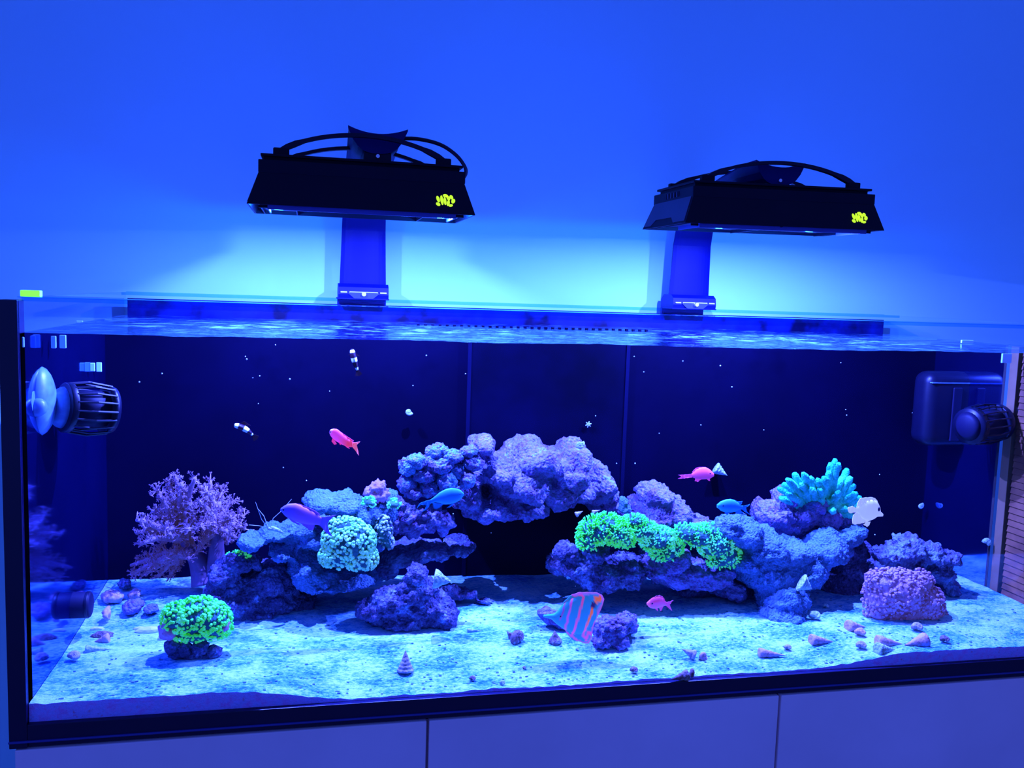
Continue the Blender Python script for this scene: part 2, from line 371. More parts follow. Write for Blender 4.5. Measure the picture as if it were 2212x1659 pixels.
sd = mk('sand_bed', (V, F), 'sand', smooth=False)
tag(sd, 'pale mottled sand bed covering the aquarium floor', 'sand', kind='stuff')
gs = []
rg = random.Random(77)
for i in range(900):
    x, y = rg.uniform(.03, 1.62), .01+.32*rg.random()**1.5; z = sand_z(x, y); q_ = rg.uniform(.0009, .0024)
    bm = bmesh.new(); bmesh.ops.create_cube(bm, size=1)
    for v in bm.verts: v.co = Vector((x+v.co.x*q_*rg.uniform(1, 2.2), y+v.co.y*q_*1.5, z+v.co.z*q_*rg.uniform(.6, 1.2)))
    gs.append(frombm(bm))
o = mk('sand_grit', join(*gs), 'grit'); tag(o, 'coarse dark grit scattered over the pale sand', 'grit', kind='stuff')
# ------------------------------------------------------------------ lamps on posts
def lamp(x0, x1, px, zb, zt, label, tilt=0., e=.0075, a=.02):
    xc = (x0+x1)/2; L = x1-x0; y0, y1 = .22, .42
    t = thing('aquarium_lamp', (px, .64, TTOP), label, 'lamp', 'black reef lamps on posts')
    tl = lambda x: (x-xc)*tilt
    def q(x, y, z): return Vector((x, y, z+tl(x)))
    zs = zb+(zt-zb)*.70; ins = .019
    # sloping skirt, open underneath
    o1 = [q(x0, y0, zb), q(x1, y0, zb), q(x1, y1, zb), q(x0, y1, zb)]
    o2 = [q(x0+ins, y0+.012, zs), q(x1-ins, y0+.012, zs), q(x1-ins, y1-.012, zs), q(x0+ins, y1-.012, zs)]
    w_ = .003
    i1 = [q(x0+w_, y0+w_, zb), q(x1-w_, y0+w_, zb), q(x1-w_, y1-w_, zb), q(x0+w_, y1-w_, zb)]
    i2 = [q(x0+ins+w_, y0+.015, zs-.004), q(x1-ins-w_, y0+.015, zs-.004), q(x1-ins-w_, y1-.015, zs-.004), q(x0+ins+w_, y1-.015, zs-.004)]
    V = o1+o2+i1+i2
    F = [(i, (i+1) % 4, 4+(i+1) % 4, 4+i) for i in range(4)] + [(8+i, 12+i, 12+(i+1) % 4, 8+(i+1) % 4) for i in range(4)]
    F += [(i, 8+i, 8+(i+1) % 4, (i+1) % 4) for i in range(4)] + [(4, 5, 6, 7), (12, 15, 14, 13)]
    mk('skirt', (V, F), 'housing', t)
    # side cheeks: slightly lighter inset panels
    for s, xa, xb in ((-1, x0, x0+ins), (1, x1, x1-ins)):
        e = .0012*s
        pts = [(xa+e, y0+.006, zb+.004), (xa+e, y0+.055, zb+.004), (xa+e, y0+.072, zb+.014), (xa+e, y1-.055, zb+.014), (xa+e, y1-.04, zb+.004), (xa+e, y1-.006, zb+.004), (xb+e, y1-.018, zs-.002), (xb+e, y0+.018, zs-.002)]
        fr = lambda p: (p[2]-zb)/(zs-zb)
        pv = [q(xa+(xb-xa)*fr(p)+e, p[1], p[2]) for p in pts]
        n_ = len(pv); mk('cheek', (pv + [v-Vector((e, 0, 0)) for v in pv], [tuple(range(n_)), tuple(range(2*n_-1, n_-1, -1))]+[(i, (i+1) % n_, n_+(i+1) % n_, n_+i) for i in range(n_)]), 'housing_side', t)
    # body above the skirt
    b0, b1 = x0+ins-.003, x1-ins+.003
    g = box(b0, b1, y0+.010, y1-.010, zs-.006, zt-.010, .0012); g = ([Vector((v.x, v.y, v.z+tl(v.x))) for v in g[0]], g[1]); mk('body', g, 'housing', t)
    for s, xx in ((-1, b0), (1, b1)):
        for i in range(9):
            yy = y0+.07+i*.007; g = box(xx-.0012, xx+.0012, yy, yy+.0035, zs-.001, zt-.014)
            mk('cooling_fin', ([v+Vector((0, 0, tl(xx))) for v in g[0]], g[1]), 'housing_side' if i % 2 else 'housing', t)
    g = box(b0+.003, b1-.003, y0+.016, y1-.016, zt-.004, zt, .0008)
    g = ([Vector((v.x, v.y, v.z+tl(v.x))) for v in g[0]], g[1]); mk('top_plate', g, 'housing', t)
    g = box(b0+.008, b1-.008, y0+.022, y1-.022, zt-.012, zt-.003); g = ([Vector((v.x, v.y, v.z+tl(v.x))) for v in g[0]], g[1]); mk('heat_sink', g, 'housing', t)
    # lens bezel hanging under the opening: front and side strips
    g = join(box(x0+.03, x1-.03, y0+.008, y0+.010, zb-.0065, zb+.001), box(x0+.03, x0+.032, y0+.010, y0+.10, zb-.0055, zb+.001), box(x1-.032, x1-.03, y0+.010, y0+.10, zb-.0055, zb+.001))
    mk('lens_bezel', ([Vector((v.x, v.y, v.z+tl(v.x))) for v in g[0]], g[1]), 'ledge', t)
    # the two LED modules, disc lights each in an added lobe-shaping baffle

    for dx in ((-.13, .13) if a < .05 else (-.089, .089)):
        xm = xc+dx; z0 = zb+tl(xm); zz = z0+e
        bx = join(box(xm-a-.002, xm-a, .222, .4195, z0, zz+.006), box(xm+a, xm+a+.002, .222, .4195, z0, zz+.006), box(xm-a-.002, xm+a+.002, .222, .4195, zz+.004, zz+.006), box(xm-a-.002, xm+a+.002, .2345, .2365, z0-.004, zz+.004))
        mk('unseen_baffle', bx, 'housing', t)
        ld = bpy.data.lights.new('led_module', 'AREA'); ld.shape = 'ELLIPSE'; ld.size = .007; ld.size_y = .010; ld.color = LAMP_COL; ld.energy = LAMP_W/2
        lo = bpy.data.objects.new('led_module', ld); C.objects.link(lo); lo.parent = t; lo.location = Vector((xm, .27, zz)) - ORG[t.name]
        # added point light just below the rim, throws a faint halo on the wall
        ld = bpy.data.lights.new('halo_fill', 'POINT'); ld.shadow_soft_size = .006; ld.color = (.008, .15, 1.0); ld.energy = GLOW_W
        lo = bpy.data.objects.new('halo_fill', ld); C.objects.link(lo); lo.parent = t; lo.location = Vector((xm, .30, z0-.013)) - ORG[t.name]
    # carrying arches
    for yy in (y0+.03, y1-.03):
        pts = []; xa, xb = x0+.045, x1-.045
        for i in range(21):
            s = i/20; x = xa+(xb-xa)*s; h = .006+.034*(1-(2*s-1)**2)**.8; pts.append(q(x, yy, zt+h-.002))
        secs = []
        for i, p in enumerate(pts):
            d_ = (pts[min(i+1, 20)]-pts[max(i-1, 0)]).normalized(); nn = Vector((-d_.z, 0, d_.x)); th = .0028 if 2 < i < 18 else .0042
            secs.append([p+Vector((0, -.005, 0))+nn*th, p+Vector((0, .005, 0))+nn*th, p+Vector((0, .005, 0))-nn*th, p+Vector((0, -.005, 0))-nn*th])
        mk('arch', loft(secs), 'cable', t)
        for xx in (xa+.004, xb-.004):
            g = box(xx-.012, xx+.012, yy-.006, yy+.006, zt-.002+tl(xx), zt+.011+tl(xx), .002); mk('arch_foot', g, 'housing', t)
    # post and swept arm, U-shaped in section
    secs = []
    dz_ = -.009 if a > .05 else 0
    path = [(.632, TTOP+.03, .046), (.630, .62, .0445), (.628, .68, .043), (.615, .725, .042), (.58, .757+dz_, .041), (.53, .778+dz_, .041), (.47, .792+dz_, .042), (.41, .801+dz_, .043), (.35, .808+dz_, .044), (.30, .811+dz_, .045), (.265, .811+dz_, .047)]
    for i, (yy, z, hw) in enumerate(path):
        d_ = Vector((0, path[min(i+1, 10)][0]-path[max(i-1, 0)][0], path[min(i+1, 10)][1]-path[max(i-1, 0)][1])).normalized()
        nn = Vector((0, d_.z, -d_.y)); f = max(0, min(1, (i-3)/6))
        top, bot = [], []
        for k in range(13):
            u = -1+k/6; top.append(Vector((px+u*hw, yy, z)) + nn*((.002+.008*f)*u*u))
            bot.append(top[-1]-nn*(.003+(1-u**4)*(.004+.024*f**2)))
        secs.append(top+bot[::-1])
    mk('arm', loft(secs), 'post', t, smooth=False)
    mk('screw', cyl((px, .262, zt+.010), (px, .285, zt+.010), .003, 12), 'steel', t)
    mk('mount_block', box(px-.022, px+.022, .268, .33, zt-.002, zt+.018, .003), 'cable', t)
    # clamp on the rim
    zc = TTOP
    V = []; prof = [(.600, zc+.001), (.597, zc+.010), (.600, zc+.024), (.612, zc+.031), (.652, zc+.031), (.668, zc+.02), (.668, zc-.02), (.660, zc-.02), (.660, zc+.001)]
    n_ = len(prof); V = [Vector((px-.049, y, z)) for y, z in prof]+[Vector((px+.049, y, z)) for y, z in prof]
    F = [tuple(range(n_))[::-1], tuple(range(n_, 2*n_))]+[(i, (i+1) % n_, n_+(i+1) % n_, n_+i) for i in range(n_)]
    cl = mk('clamp', (V, F), 'post', t)
    mk('clamp_trim', plate([(px-.03, zc+.012), (px-.018, zc+.002), (px+.018, zc+.002), (px+.03, zc+.012), (px+.026, zc+.014), (px-.026, zc+.014)], .5935, .598), 'ledge', cl)
    for a_, b_ in ((-.045, -.032), (-.028, .028), (.032, .045)): mk('clamp_highlight', box(px+a_, px+b_, .5945, .599, zc+.0125, zc+.0155, .0008), 'steel', cl)  # pale bars standing in for highlights on the clamp
    mk('thumb_screw', cyl((px, .585, zc+.011), (px, .60, zc+.011), .0042, 12), 'steel', cl)
    mk('foot_flange', box(px-.052, px+.050, .596, .65, zc, zc+.003, .0008), 'post', cl)
    # fish emblem of green lobes on the front
    lx, lz = x1-.047, zb+.022+tl(x1-.05)
    blobs = [(-.0125, .0005, .0032, .0062, .35), (-.0125, -.0075, .0048, .003, -.5), (-.0065, -.001, .003, .0092, .15), (-.001, .0065, .0052, .003, -.1), (-.0015, -.002, .0027, .0075, .12),
             (.0035, .003, .003, .005, .5), (.0035, -.005, .0030, .0055, -.2), (.0085, .0045, .0035, .0042, .6), (.0075, -.0085, .0045, .0025, .2), (.0115, -.0015, .0038, .0045, -.4)]
    gs = []
    for bx_, bz_, ra, rb, an in blobs:
        pl = []
        for k in range(12):
            u = 2*math.pi*k/12; a_, b_ = .78*ra*math.cos(u), .86*rb*math.sin(u); X = lx+bx_+a_*math.cos(an)-b_*math.sin(an); Z = lz+bz_+a_*math.sin(an)+b_*math.cos(an)
            pl.append((X, Z))
        g = plate(pl, -.0011, 0); gs.append(([Vector((v.x, y0+.012*(v.z-tl(v.x)-zb)/(zs-zb)+v.y-.0002, v.z)) for v in g[0]], g[1]))
    mk('fish_emblem', join(*gs), 'logo', t, label='glowing yellow green fish emblem')
    return t
tl_ = lamp(.252, .601, .449, .688, .766, 'black reef lamp on post with cable loop at its right, showing only its front', 0.0, e=.0115, a=.026)
tr_ = lamp(.957, 1.333, 1.15, .696, .769, 'black reef lamp on post whose left side face also shows', 0.012, e=.034, a=.080)
t = tl_
loop = [P(848, 300, .32), P(900, 300, .31), P(950, 312, .31), P(985, 335, .32), P(1004, 360, .33), P(1006, 376, .34), P(998, 388, .35)]
def spline(pts, n=5):
    out = []
    for i in range(len(pts)-1):
        p0, p1, p2, p3 = pts[max(i-1, 0)], pts[i], pts[i+1], pts[min(i+2, len(pts)-1)]
        for k in range(n):
            s = k/n; out.append(.5*((2*p1)+(p2-p0)*s+(2*p0-5*p1+4*p2-p3)*s*s+(3*p1-p0-3*p2+p3)*s**3))
    return out+[pts[-1]]
mk('power_cable', tube(spline(loop), .0032, 8), 'cable', t, True)
# small level vial on the rim
v0, v1 = P(47, 625, .03), P(90, 625, .03)
v = mk('level_vial', box(v0.x, v1.x, .022, .034, TTOP+.0006, TTOP+.0085, .001), 'vial'); tag(v, 'small glowing yellow green vial standing on the left end of the glass rim', 'level')
# ------------------------------------------------------------------ rocks
def remesh(vs, fs, vox):
    me = bpy.data.meshes.new('tmp'); me.from_pydata([tuple(v) for v in vs], [], fs); o = bpy.data.objects.new('tmp', me); C.objects.link(o)
    md = o.modifiers.new('r', 'REMESH'); md.mode = 'VOXEL'; md.voxel_size = vox
    bpy.context.view_layer.update()
    dg = bpy.context.evaluated_depsgraph_get(); e = o.evaluated_get(dg); m2 = e.to_mesh()
    n = len(m2.vertices); co = np.empty(n*3); m2.vertices.foreach_get('co', co); no = np.empty(n*3); m2.vertices.foreach_get('normal', no)
    F = [tuple(p.vertices) for p in m2.polygons]; e.to_mesh_clear(); bpy.data.objects.remove(o); bpy.data.meshes.remove(me)
    return co.reshape(-1, 3), no.reshape(-1, 3), F
def rockgeo(lobes, Y, vox=.0036, big=.010, knob=.004, kscale=75, fine=.0030, seed=0, dp=1.0):
    gs = []
    for l in lobes:
        x, y, rx, ry = l[:4]; dy = l[4] if len(l) > 4 else 0; rz = l[5] if len(l) > 5 else None
        s = mpp(x, y, Y+dy); rz = rz if rz else .85*min(rx, ry)*s+.01
        if dp != 1: dy += rz*(dp-1); rz *= dp; s = mpp(x, y, Y+dy)  # deepens the unseen back so the rock shades the rear sand
        gs.append(ico(P(x, y, Y+dy), (rx*s*.93, rz, ry*s*.93), 2))
    V, F = join(*gs); co, no, F = remesh(V, F, vox); out = []
    so = Vector((seed*3.1, seed*1.7, seed*.9))
    for p, n_ in zip(co, no):
        v = Vector(p); q = v+so
        d = big*(noise.noise(q*26)*1.3+.5*noise.noise(q*60))
        if knob:
            dist = noise.voronoi(q*kscale)[0]; d += knob*(.75-1.5*dist[0])
        d += fine*(noise.noise(q*150)+.5*noise.noise(q*260)) - big*.5*max(0, .28-abs(noise.noise(q*34+Vector((5, 5, 5)))))*1.6
        out.append(v+Vector(n_)*d)
    return out, F
def rock(name, label, lobes, Y, mat='rock', parent=None, group=None, **kw):
    o = mk(name, rockgeo(lobes, Y, **kw), mat, parent, True)
    if parent is None: tag(o, label, 'rock', group)
    return o
rock('live_rock', 'broad arched rock bridging the gap at top centre, purple blue and rounded',
     [(1140, 985, 62, 42), (1060, 1010, 60, 42), (1115, 1035, 90, 48), (1210, 1005, 62, 50), (1230, 985, 42, 38), (1185, 1050, 80, 40, .01), (1080, 1085, 60, 34), (1030, 1090, 45, 30), (1140, 1090, 45, 26), (1265, 1030, 50, 50, .02), (1040, 962, 24, 20), (1000, 1060, 45, 38),
      (1290, 1055, 32, 48, .03), (1312, 1090, 22, 34, .03), (1205, 1080, 34, 20), (1245, 1058, 40, 24)], .32, 'rock_purple', big=.010, seed=1, dp=3.0)
kn = thing('knobby_coral_rock', P(930, 1080, .30), 'lumpy rock of round knobs at the left shoulder of the arch', 'rock')
knobs = [(900, 995, 26, 20), (880, 1010, 22, 24), (945, 975, 30, 20), (975, 985, 24, 18), (915, 1025, 30, 24), (880, 1045, 24, 24), (955, 1005, 30, 22), (925, 1055, 28, 24), (985, 1015, 26, 22), (965, 1040, 26, 24), (1005, 1035, 22, 22), (1020, 1000, 26, 20), (895, 1065, 22, 16), (1015, 975, 22, 14), (930, 1000, 26, 22), (960, 1062, 22, 14)]
for i, k in enumerate(knobs): mk('knob', rockgeo([k], .30+(i % 3)*.006, vox=.0036, big=.003, knob=.0042, kscale=130, seed=i+3), 'rock_knob', kn, True)
rock('live_rock', 'flat topped rock with a dark slot at upper left below the purple fish',
     [(740, 1090, 60, 26), (700, 1085, 50, 22), (790, 1105, 50, 30), (650, 1140, 50, 20), (600, 1150, 42, 16), (550, 1165, 36, 15, -.01), (680, 1160, 70, 22), (740, 1150, 80, 40, .02), (660, 1215, 42, 44), (700, 1240, 60, 34), (620, 1190, 40, 20), (810, 1140, 36, 50, .02), (770, 1240, 70, 26, .02), (830, 1090, 40, 30, .03)], .27, 'rock_blue', big=.008, knob=.004, kscale=130, seed=2, dp=2.4)
rock('shelf_rock', 'pale thin shelf rock jutting out under the round bead coral', [(740, 1268, 52, 9, 0, .03), (780, 1260, 28, 10, 0, .03), (700, 1276, 26, 6)], .25, 'rock_blue', big=.004, knob=.001, seed=4)
rock('live_rock', 'dark hollowed rock at lower left behind the green coral plug',
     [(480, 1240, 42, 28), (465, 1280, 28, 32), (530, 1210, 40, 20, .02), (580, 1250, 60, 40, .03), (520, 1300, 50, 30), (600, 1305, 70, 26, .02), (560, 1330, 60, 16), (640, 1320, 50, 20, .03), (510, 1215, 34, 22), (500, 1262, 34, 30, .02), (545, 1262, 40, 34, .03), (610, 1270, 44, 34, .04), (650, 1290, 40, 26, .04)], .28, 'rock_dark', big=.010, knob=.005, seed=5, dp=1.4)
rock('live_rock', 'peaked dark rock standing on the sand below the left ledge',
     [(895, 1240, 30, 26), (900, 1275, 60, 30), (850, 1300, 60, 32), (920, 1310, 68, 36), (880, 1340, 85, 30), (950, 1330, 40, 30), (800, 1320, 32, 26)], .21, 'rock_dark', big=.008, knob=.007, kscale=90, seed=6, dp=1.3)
rock('low_rubble_rock', 'low dark rubble slope running right from the peaked dark rock', [(1000, 1285, 40, 14), (1045, 1298, 26, 9), (960, 1275, 34, 14)], .30, 'rock_dark', big=.004, knob=.004, seed=7)
rock('ledge_rock', 'narrow rock ledge pointing right over the dark cave', [(870, 1195, 60, 20), (920, 1185, 50, 16), (830, 1215, 40, 22), (990, 1180, 38, 15, .02), (950, 1190, 34, 12, .01)], .31, 'rock', big=.006, knob=.003, seed=8, dp=3.0)
rock('knob_rock', 'cluster of dark small knobs below the right facing blue fish', [(880, 1105, 34, 26), (930, 1110, 30, 28), (960, 1125, 22, 22), (900, 1135, 44, 22), (850, 1125, 24, 30), (870, 1085, 24, 14)], .30, 'rock_purple', big=.006, knob=.010, kscale=70, seed=9, dp=1.5)
mk_ = rock('pink_tip_coral', '', [(815, 1050, 20, 12), (825, 1068, 18, 14), (805, 1075, 16, 12), (795, 1062, 12, 8)], .29, 'pinktips', big=.003, knob=.006, kscale=140, vox=.003, seed=10)
tag(mk_, 'small pink coral cup on the left rocks', 'coral')
rock('live_rock', 'rounded rubble rock at the right side of the cave',
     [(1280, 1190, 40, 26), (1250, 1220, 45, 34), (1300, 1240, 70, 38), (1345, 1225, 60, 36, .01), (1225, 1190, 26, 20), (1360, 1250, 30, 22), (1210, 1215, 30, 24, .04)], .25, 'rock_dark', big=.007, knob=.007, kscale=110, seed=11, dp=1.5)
rock('live_rock', 'tall knobbly peak rock behind the green star polyps', [(1415, 1068, 40, 26), (1440, 1100, 48, 36), (1400, 1110, 44, 40), (1370, 1130, 44, 30), (1470, 1130, 36, 30), (1340, 1140, 34, 24), (1430, 1150, 60, 34), (1497, 1150, 30, 26), (1515, 1130, 22, 18)], .29, 'rock_purple', big=.006, knob=.006, kscale=110, seed=12, dp=2.3)
rock('live_rock', 'rock hung below the green star polyps over the orange fish', [(1430, 1195, 60, 32), (1480, 1220, 60, 30), (1530, 1225, 50, 34), (1440, 1235, 50, 22), (1500, 1250, 60, 16), (1560, 1255, 46, 30, .01), (1400, 1215, 40, 26)], .24, 'rock_purple', big=.008, knob=.005, seed=13, dp=2.6)
rock('live_rock', 'big blue sloping rock whose foot reaches the sand at right',
     [(1600, 1150, 46, 40), (1640, 1185, 60, 50), (1700, 1190, 60, 36), (1650, 1235, 75, 45), (1720, 1230, 70, 46), (1690, 1290, 62, 46, -.03), (1700, 1335, 42, 28, -.06), (1580, 1130, 40, 20), (1780, 1190, 50, 40), (1670, 1330, 30, 20, -.05), (1610, 1215, 50, 30), (1560, 1145, 36, 20)], .22, 'rock_blue', big=.007, knob=.0045, kscale=130, seed=14, dp=1.5)
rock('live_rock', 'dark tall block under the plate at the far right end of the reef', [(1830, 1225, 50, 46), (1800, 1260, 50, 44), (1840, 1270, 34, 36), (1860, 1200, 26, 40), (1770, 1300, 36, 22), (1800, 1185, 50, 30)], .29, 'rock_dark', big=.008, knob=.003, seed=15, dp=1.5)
rock('plate_rock', 'slanted plate rock below the white fish', [(1830, 1162, 42, 22), (1800, 1180, 40, 20, -.01), (1790, 1150, 24, 16), (1850, 1150, 26, 20), (1822, 1195, 26, 10, -.01)], .25, 'rock_blue', big=.004, knob=.003, kscale=150, seed=16)
rock('hanging_rock', 'dark rounded rock carrying the teal finger coral', [(1665, 1110, 44, 32), (1720, 1110, 44, 34), (1770, 1110, 52, 30), (1700, 1135, 60, 22), (1820, 1115, 34, 28), (1745, 1085, 50, 26), (1700, 1075, 30, 22)], .29, 'rock_purple', big=.007, knob=.005, seed=17, dp=1.7)
rock('live_rock', 'knobbly dark rock on the sand behind the purple polyp mound', [(1960, 1185, 50, 28), (1920, 1200, 40, 24), (2000, 1195, 50, 26), (2040, 1205, 36, 20), (1950, 1230, 60, 24), (2030, 1235, 34, 24), (2045, 1270, 24, 38), (2020, 1300, 44, 18), (1945, 1168, 16, 14), (1900, 1220, 24, 14)], .24, 'rock', big=.007, knob=.009, kscale=75, seed=18, dp=1.4)
rock('coral_rubble_rock', 'knobbed rubble stone on the sand right of the striped fish', [(1315, 1355, 42, 32), (1345, 1345, 28, 26, .01), (1300, 1385, 36, 16, -.01), (1335, 1385, 28, 16, -.01), (1360, 1345, 16, 22, .02)], .11, 'rock_purple', big=.007, knob=.006, kscale=110, seed=19)
rock('coral_rubble_rock', 'flat rubble stone on the sand left behind the striped fish', [(1195, 1335, 34, 14), (1225, 1345, 34, 18), (1180, 1325, 20, 10)], .17, 'rock_purple', big=.005, knob=.003, seed=20)
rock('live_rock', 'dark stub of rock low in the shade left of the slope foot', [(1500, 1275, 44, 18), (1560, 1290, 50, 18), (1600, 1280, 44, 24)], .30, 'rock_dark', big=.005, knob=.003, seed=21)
rock('cone_rock', 'small upright spike of rock left of the peak rock', [(1347, 1085, 9, 14), (1350, 1098, 14, 12)], .27, 'rock_blue', big=.001, knob=.001, vox=.003, seed=22)
def onsand(x, y, half):
    z = .02
    for _ in range(8):
        p = G(x, y, z+half); z = sand_z(p.x, p.y)
    return Vector((p.x, p.y, z+half))
# ------------------------------------------------------------------ polyp corals
def capsule(p, d, L, r, n=5, head=1.0):
    d = d.normalized(); return tube([p, p+d*L*.55, p+d*L*.9, p+d*L*1.02], [r*.75, r*.85*head, r*head*.9, r*head*.35], n)
def scatter(blobs, Y, n, L, r, seed, head=1.2, jit=.5, up=.3, camface=-.35):
    rd = random.Random(seed); gs = []; tot = sum(b[2]*b[3] for b in blobs)
    for b in blobs:
        x, y, rx, ry = b[:4]; dy = b[4] if len(b) > 4 else 0; s = mpp(x, y, Y+dy); c = P(x, y, Y+dy); R_ = Vector((rx*s, min(rx, ry)*s*.9+.004, ry*s))
        k = int(n*b[2]*b[3]/tot); i = 0
        while i < k:
            u = Vector((rd.gauss(0, 1), rd.gauss(0, 1), rd.gauss(0, 1))).normalized()
            if u.y > -camface*1.2 or u.z < -.75: continue
            p = c+Vector((u.x*R_.x, u.y*R_.y, u.z*R_.z)); d = Vector((u.x/R_.x, u.y/R_.y, u.z/R_.z)).normalized()
            d = (d+Vector((rd.uniform(-jit, jit), rd.uniform(-jit, jit), rd.uniform(-jit, jit)+up))).normalized()
            f = rd.uniform(.75, 1.25); gs.append(capsule(p-d*.001, d, L*f, r*rd.uniform(.8, 1.2), 5, head)); i += 1
    return join(*gs)
def polypcoral(name, label, blobs, Y, n, L, r, mat, seed, base='coralbase', **kw):
    s = blobs[0]; t = thing(name, P(s[0], s[1]+s[3], Y), label, 'coral')
    mk('colony_base', rockgeo([(b[0], b[1], b[2]*.97, b[3]*.97)+tuple(b[4:5]) for b in blobs], Y, big=.002, knob=0, fine=.001, seed=seed), base, t, True)
    mk('polyps', scatter(blobs, Y, n, L, r, seed, **kw), mat, t, True, kind='stuff'); return t
polypcoral('bead_coral', 'teal round bead coral on the left rocks below the purple fish tail', [(758, 1170, 52, 46), (730, 1200, 40, 30), (780, 1205, 36, 30), (745, 1135, 40, 18), (720, 1165, 24, 30)], .235, 1050, .0035, .0027, 'teal', 31, head=1.25, jit=.2)
polypcoral('bead_coral', 'small pale bead coral patch right of the teal bead coral', [(828, 1145, 18, 32), (838, 1170, 12, 18)], .255, 110, .003, .0026, 'shell_blue', 32, head=1.2, jit=.2)
fr = thing('green_coral_plug', G(425, 1425), 'bright green polyp coral on a stone plug standing alone on the front left sand', 'coral')
blobs = [(425, 1335, 50, 40), (390, 1335, 40, 34), (460, 1340, 38, 38), (425, 1365, 60, 22), (430, 1310, 40, 20), (472, 1355, 28, 24)]
mk('colony_base', rockgeo([(b[0], b[1], b[2]*.95, b[3]*.95) for b in blobs], .135, big=.002, knob=0, seed=33), 'coralbase', fr, True)
mk('polyps', scatter(blobs, .135, 1150, .0042, .0018, 33, head=1.5, jit=.5), 'green', fr, True, kind='stuff')
for q_ in ([(365, 1362, 24, 22), (352, 1358, 12, 12)], [(490, 1350, 12, 18)]): mk('purple_crust', rockgeo(q_, .13, big=.003, knob=.002, seed=34), 'purplemat', fr, True)
def chunk(x, y, rx, ry, Y, seed, ground=False):
    rd = random.Random(seed); s = mpp(x, y, Y); bm = bmesh.new(); bmesh.ops.create_icosphere(bm, subdivisions=2 if ground else 1, radius=1); c = onsand(x, y, ry*s*.35) if ground else P(x, y, Y)
    for v in bm.verts: v.co = c+Vector((v.co.x*rx*s, v.co.y*min(rx, ry)*s*1.1, v.co.z*ry*s))*rd.uniform(.75, 1.15) - c*0 if False else Vector((c.x+v.co.x*rx*s*rd.uniform(.75, 1.15), c.y+v.co.y*min(rx, ry)*1.1*s, c.z+v.co.z*ry*s*rd.uniform(.75, 1.15)))
    return frombm(bm)
for i, (x, y, rx, ry) in enumerate([(372, 1398, 22, 20), (400, 1402, 22, 20), (432, 1400, 22, 24), (462, 1408, 22, 18), (415, 1415, 40, 14), (450, 1418, 34, 12), (385, 1412, 24, 14)]):
    mk('stone', chunk(x, y, rx, ry, .125, 40+i), 'rock_dark', fr)
for i, (x, y, rx, ry) in enumerate([(322, 1362, 28, 10), (362, 1378, 22, 7), (300, 1358, 14, 5)]):
    o = mk('coral_skeleton_chip', chunk(x, y, rx, ry, .155+.01*i, 60+i, True), 'hair'); tag(o, ['pale flat coral chip left of the green plug', 'pale chip tucked against the green plug', 'smallest pale chip at the tip of the flat chip'][i], 'coral chip')
polypcoral('star_polyp_mat', 'left mat of green star polyps draped over the right rocks', [(1290, 1145, 38, 28), (1330, 1150, 38, 30), (1270, 1165, 22, 24), (1345, 1165, 24, 18), (1310, 1130, 30, 18)], .235, 1100, .0075, .0012, 'green', 71, head=1.3, jit=.6)
polypcoral('star_polyp_mat', 'middle paler mat of star polyps on the right rocks', [(1385, 1145, 34, 20), (1420, 1165, 38, 26), (1435, 1190, 30, 24), (1370, 1125, 24, 12), (1455, 1180, 18, 20)], .235, 1100, .0062, .0012, 'green2', 72, head=1.3, jit=.6)
polypcoral('star_polyp_mat', 'right mat of glowing star polyps ending above the blue slope', [(1510, 1160, 42, 24), (1545, 1175, 38, 30), (1570, 1195, 26, 26), (1480, 1150, 24, 18), (1560, 1210, 34, 16), (1530, 1150, 30, 18)], .225, 1200, .0062, .0012, 'green2', 73, head=1.3, jit=.6)
polypcoral('green_polyp_patch', 'small dim green polyp patch above the dark lower left rock', [(515, 1200, 24, 8)], .29, 70, .004, .0015, 'green', 74)
polypcoral('cyan_polyp_patch', 'small cyan polyp tuft left of the knob cluster', [(798, 1085, 14, 10), (850, 1088, 14, 9)], .265, 70, .004, .0018, 'green2', 75)
polypcoral('purple_polyp_mound', 'pinkish purple polyp mound on the sand at right', [(1940, 1280, 62, 50), (1990, 1300, 46, 42), (1905, 1290, 40, 44), (1950, 1325, 80, 26), (1900, 1255, 34, 26), (1980, 1255, 36, 24), (2012, 1328, 34, 18), (1893, 1322, 26, 18), (1925, 1248, 24, 20)], .15, 1500, .0045, .0014, 'purplemat', 76, base='purplemat', head=2.3, jit=.5)
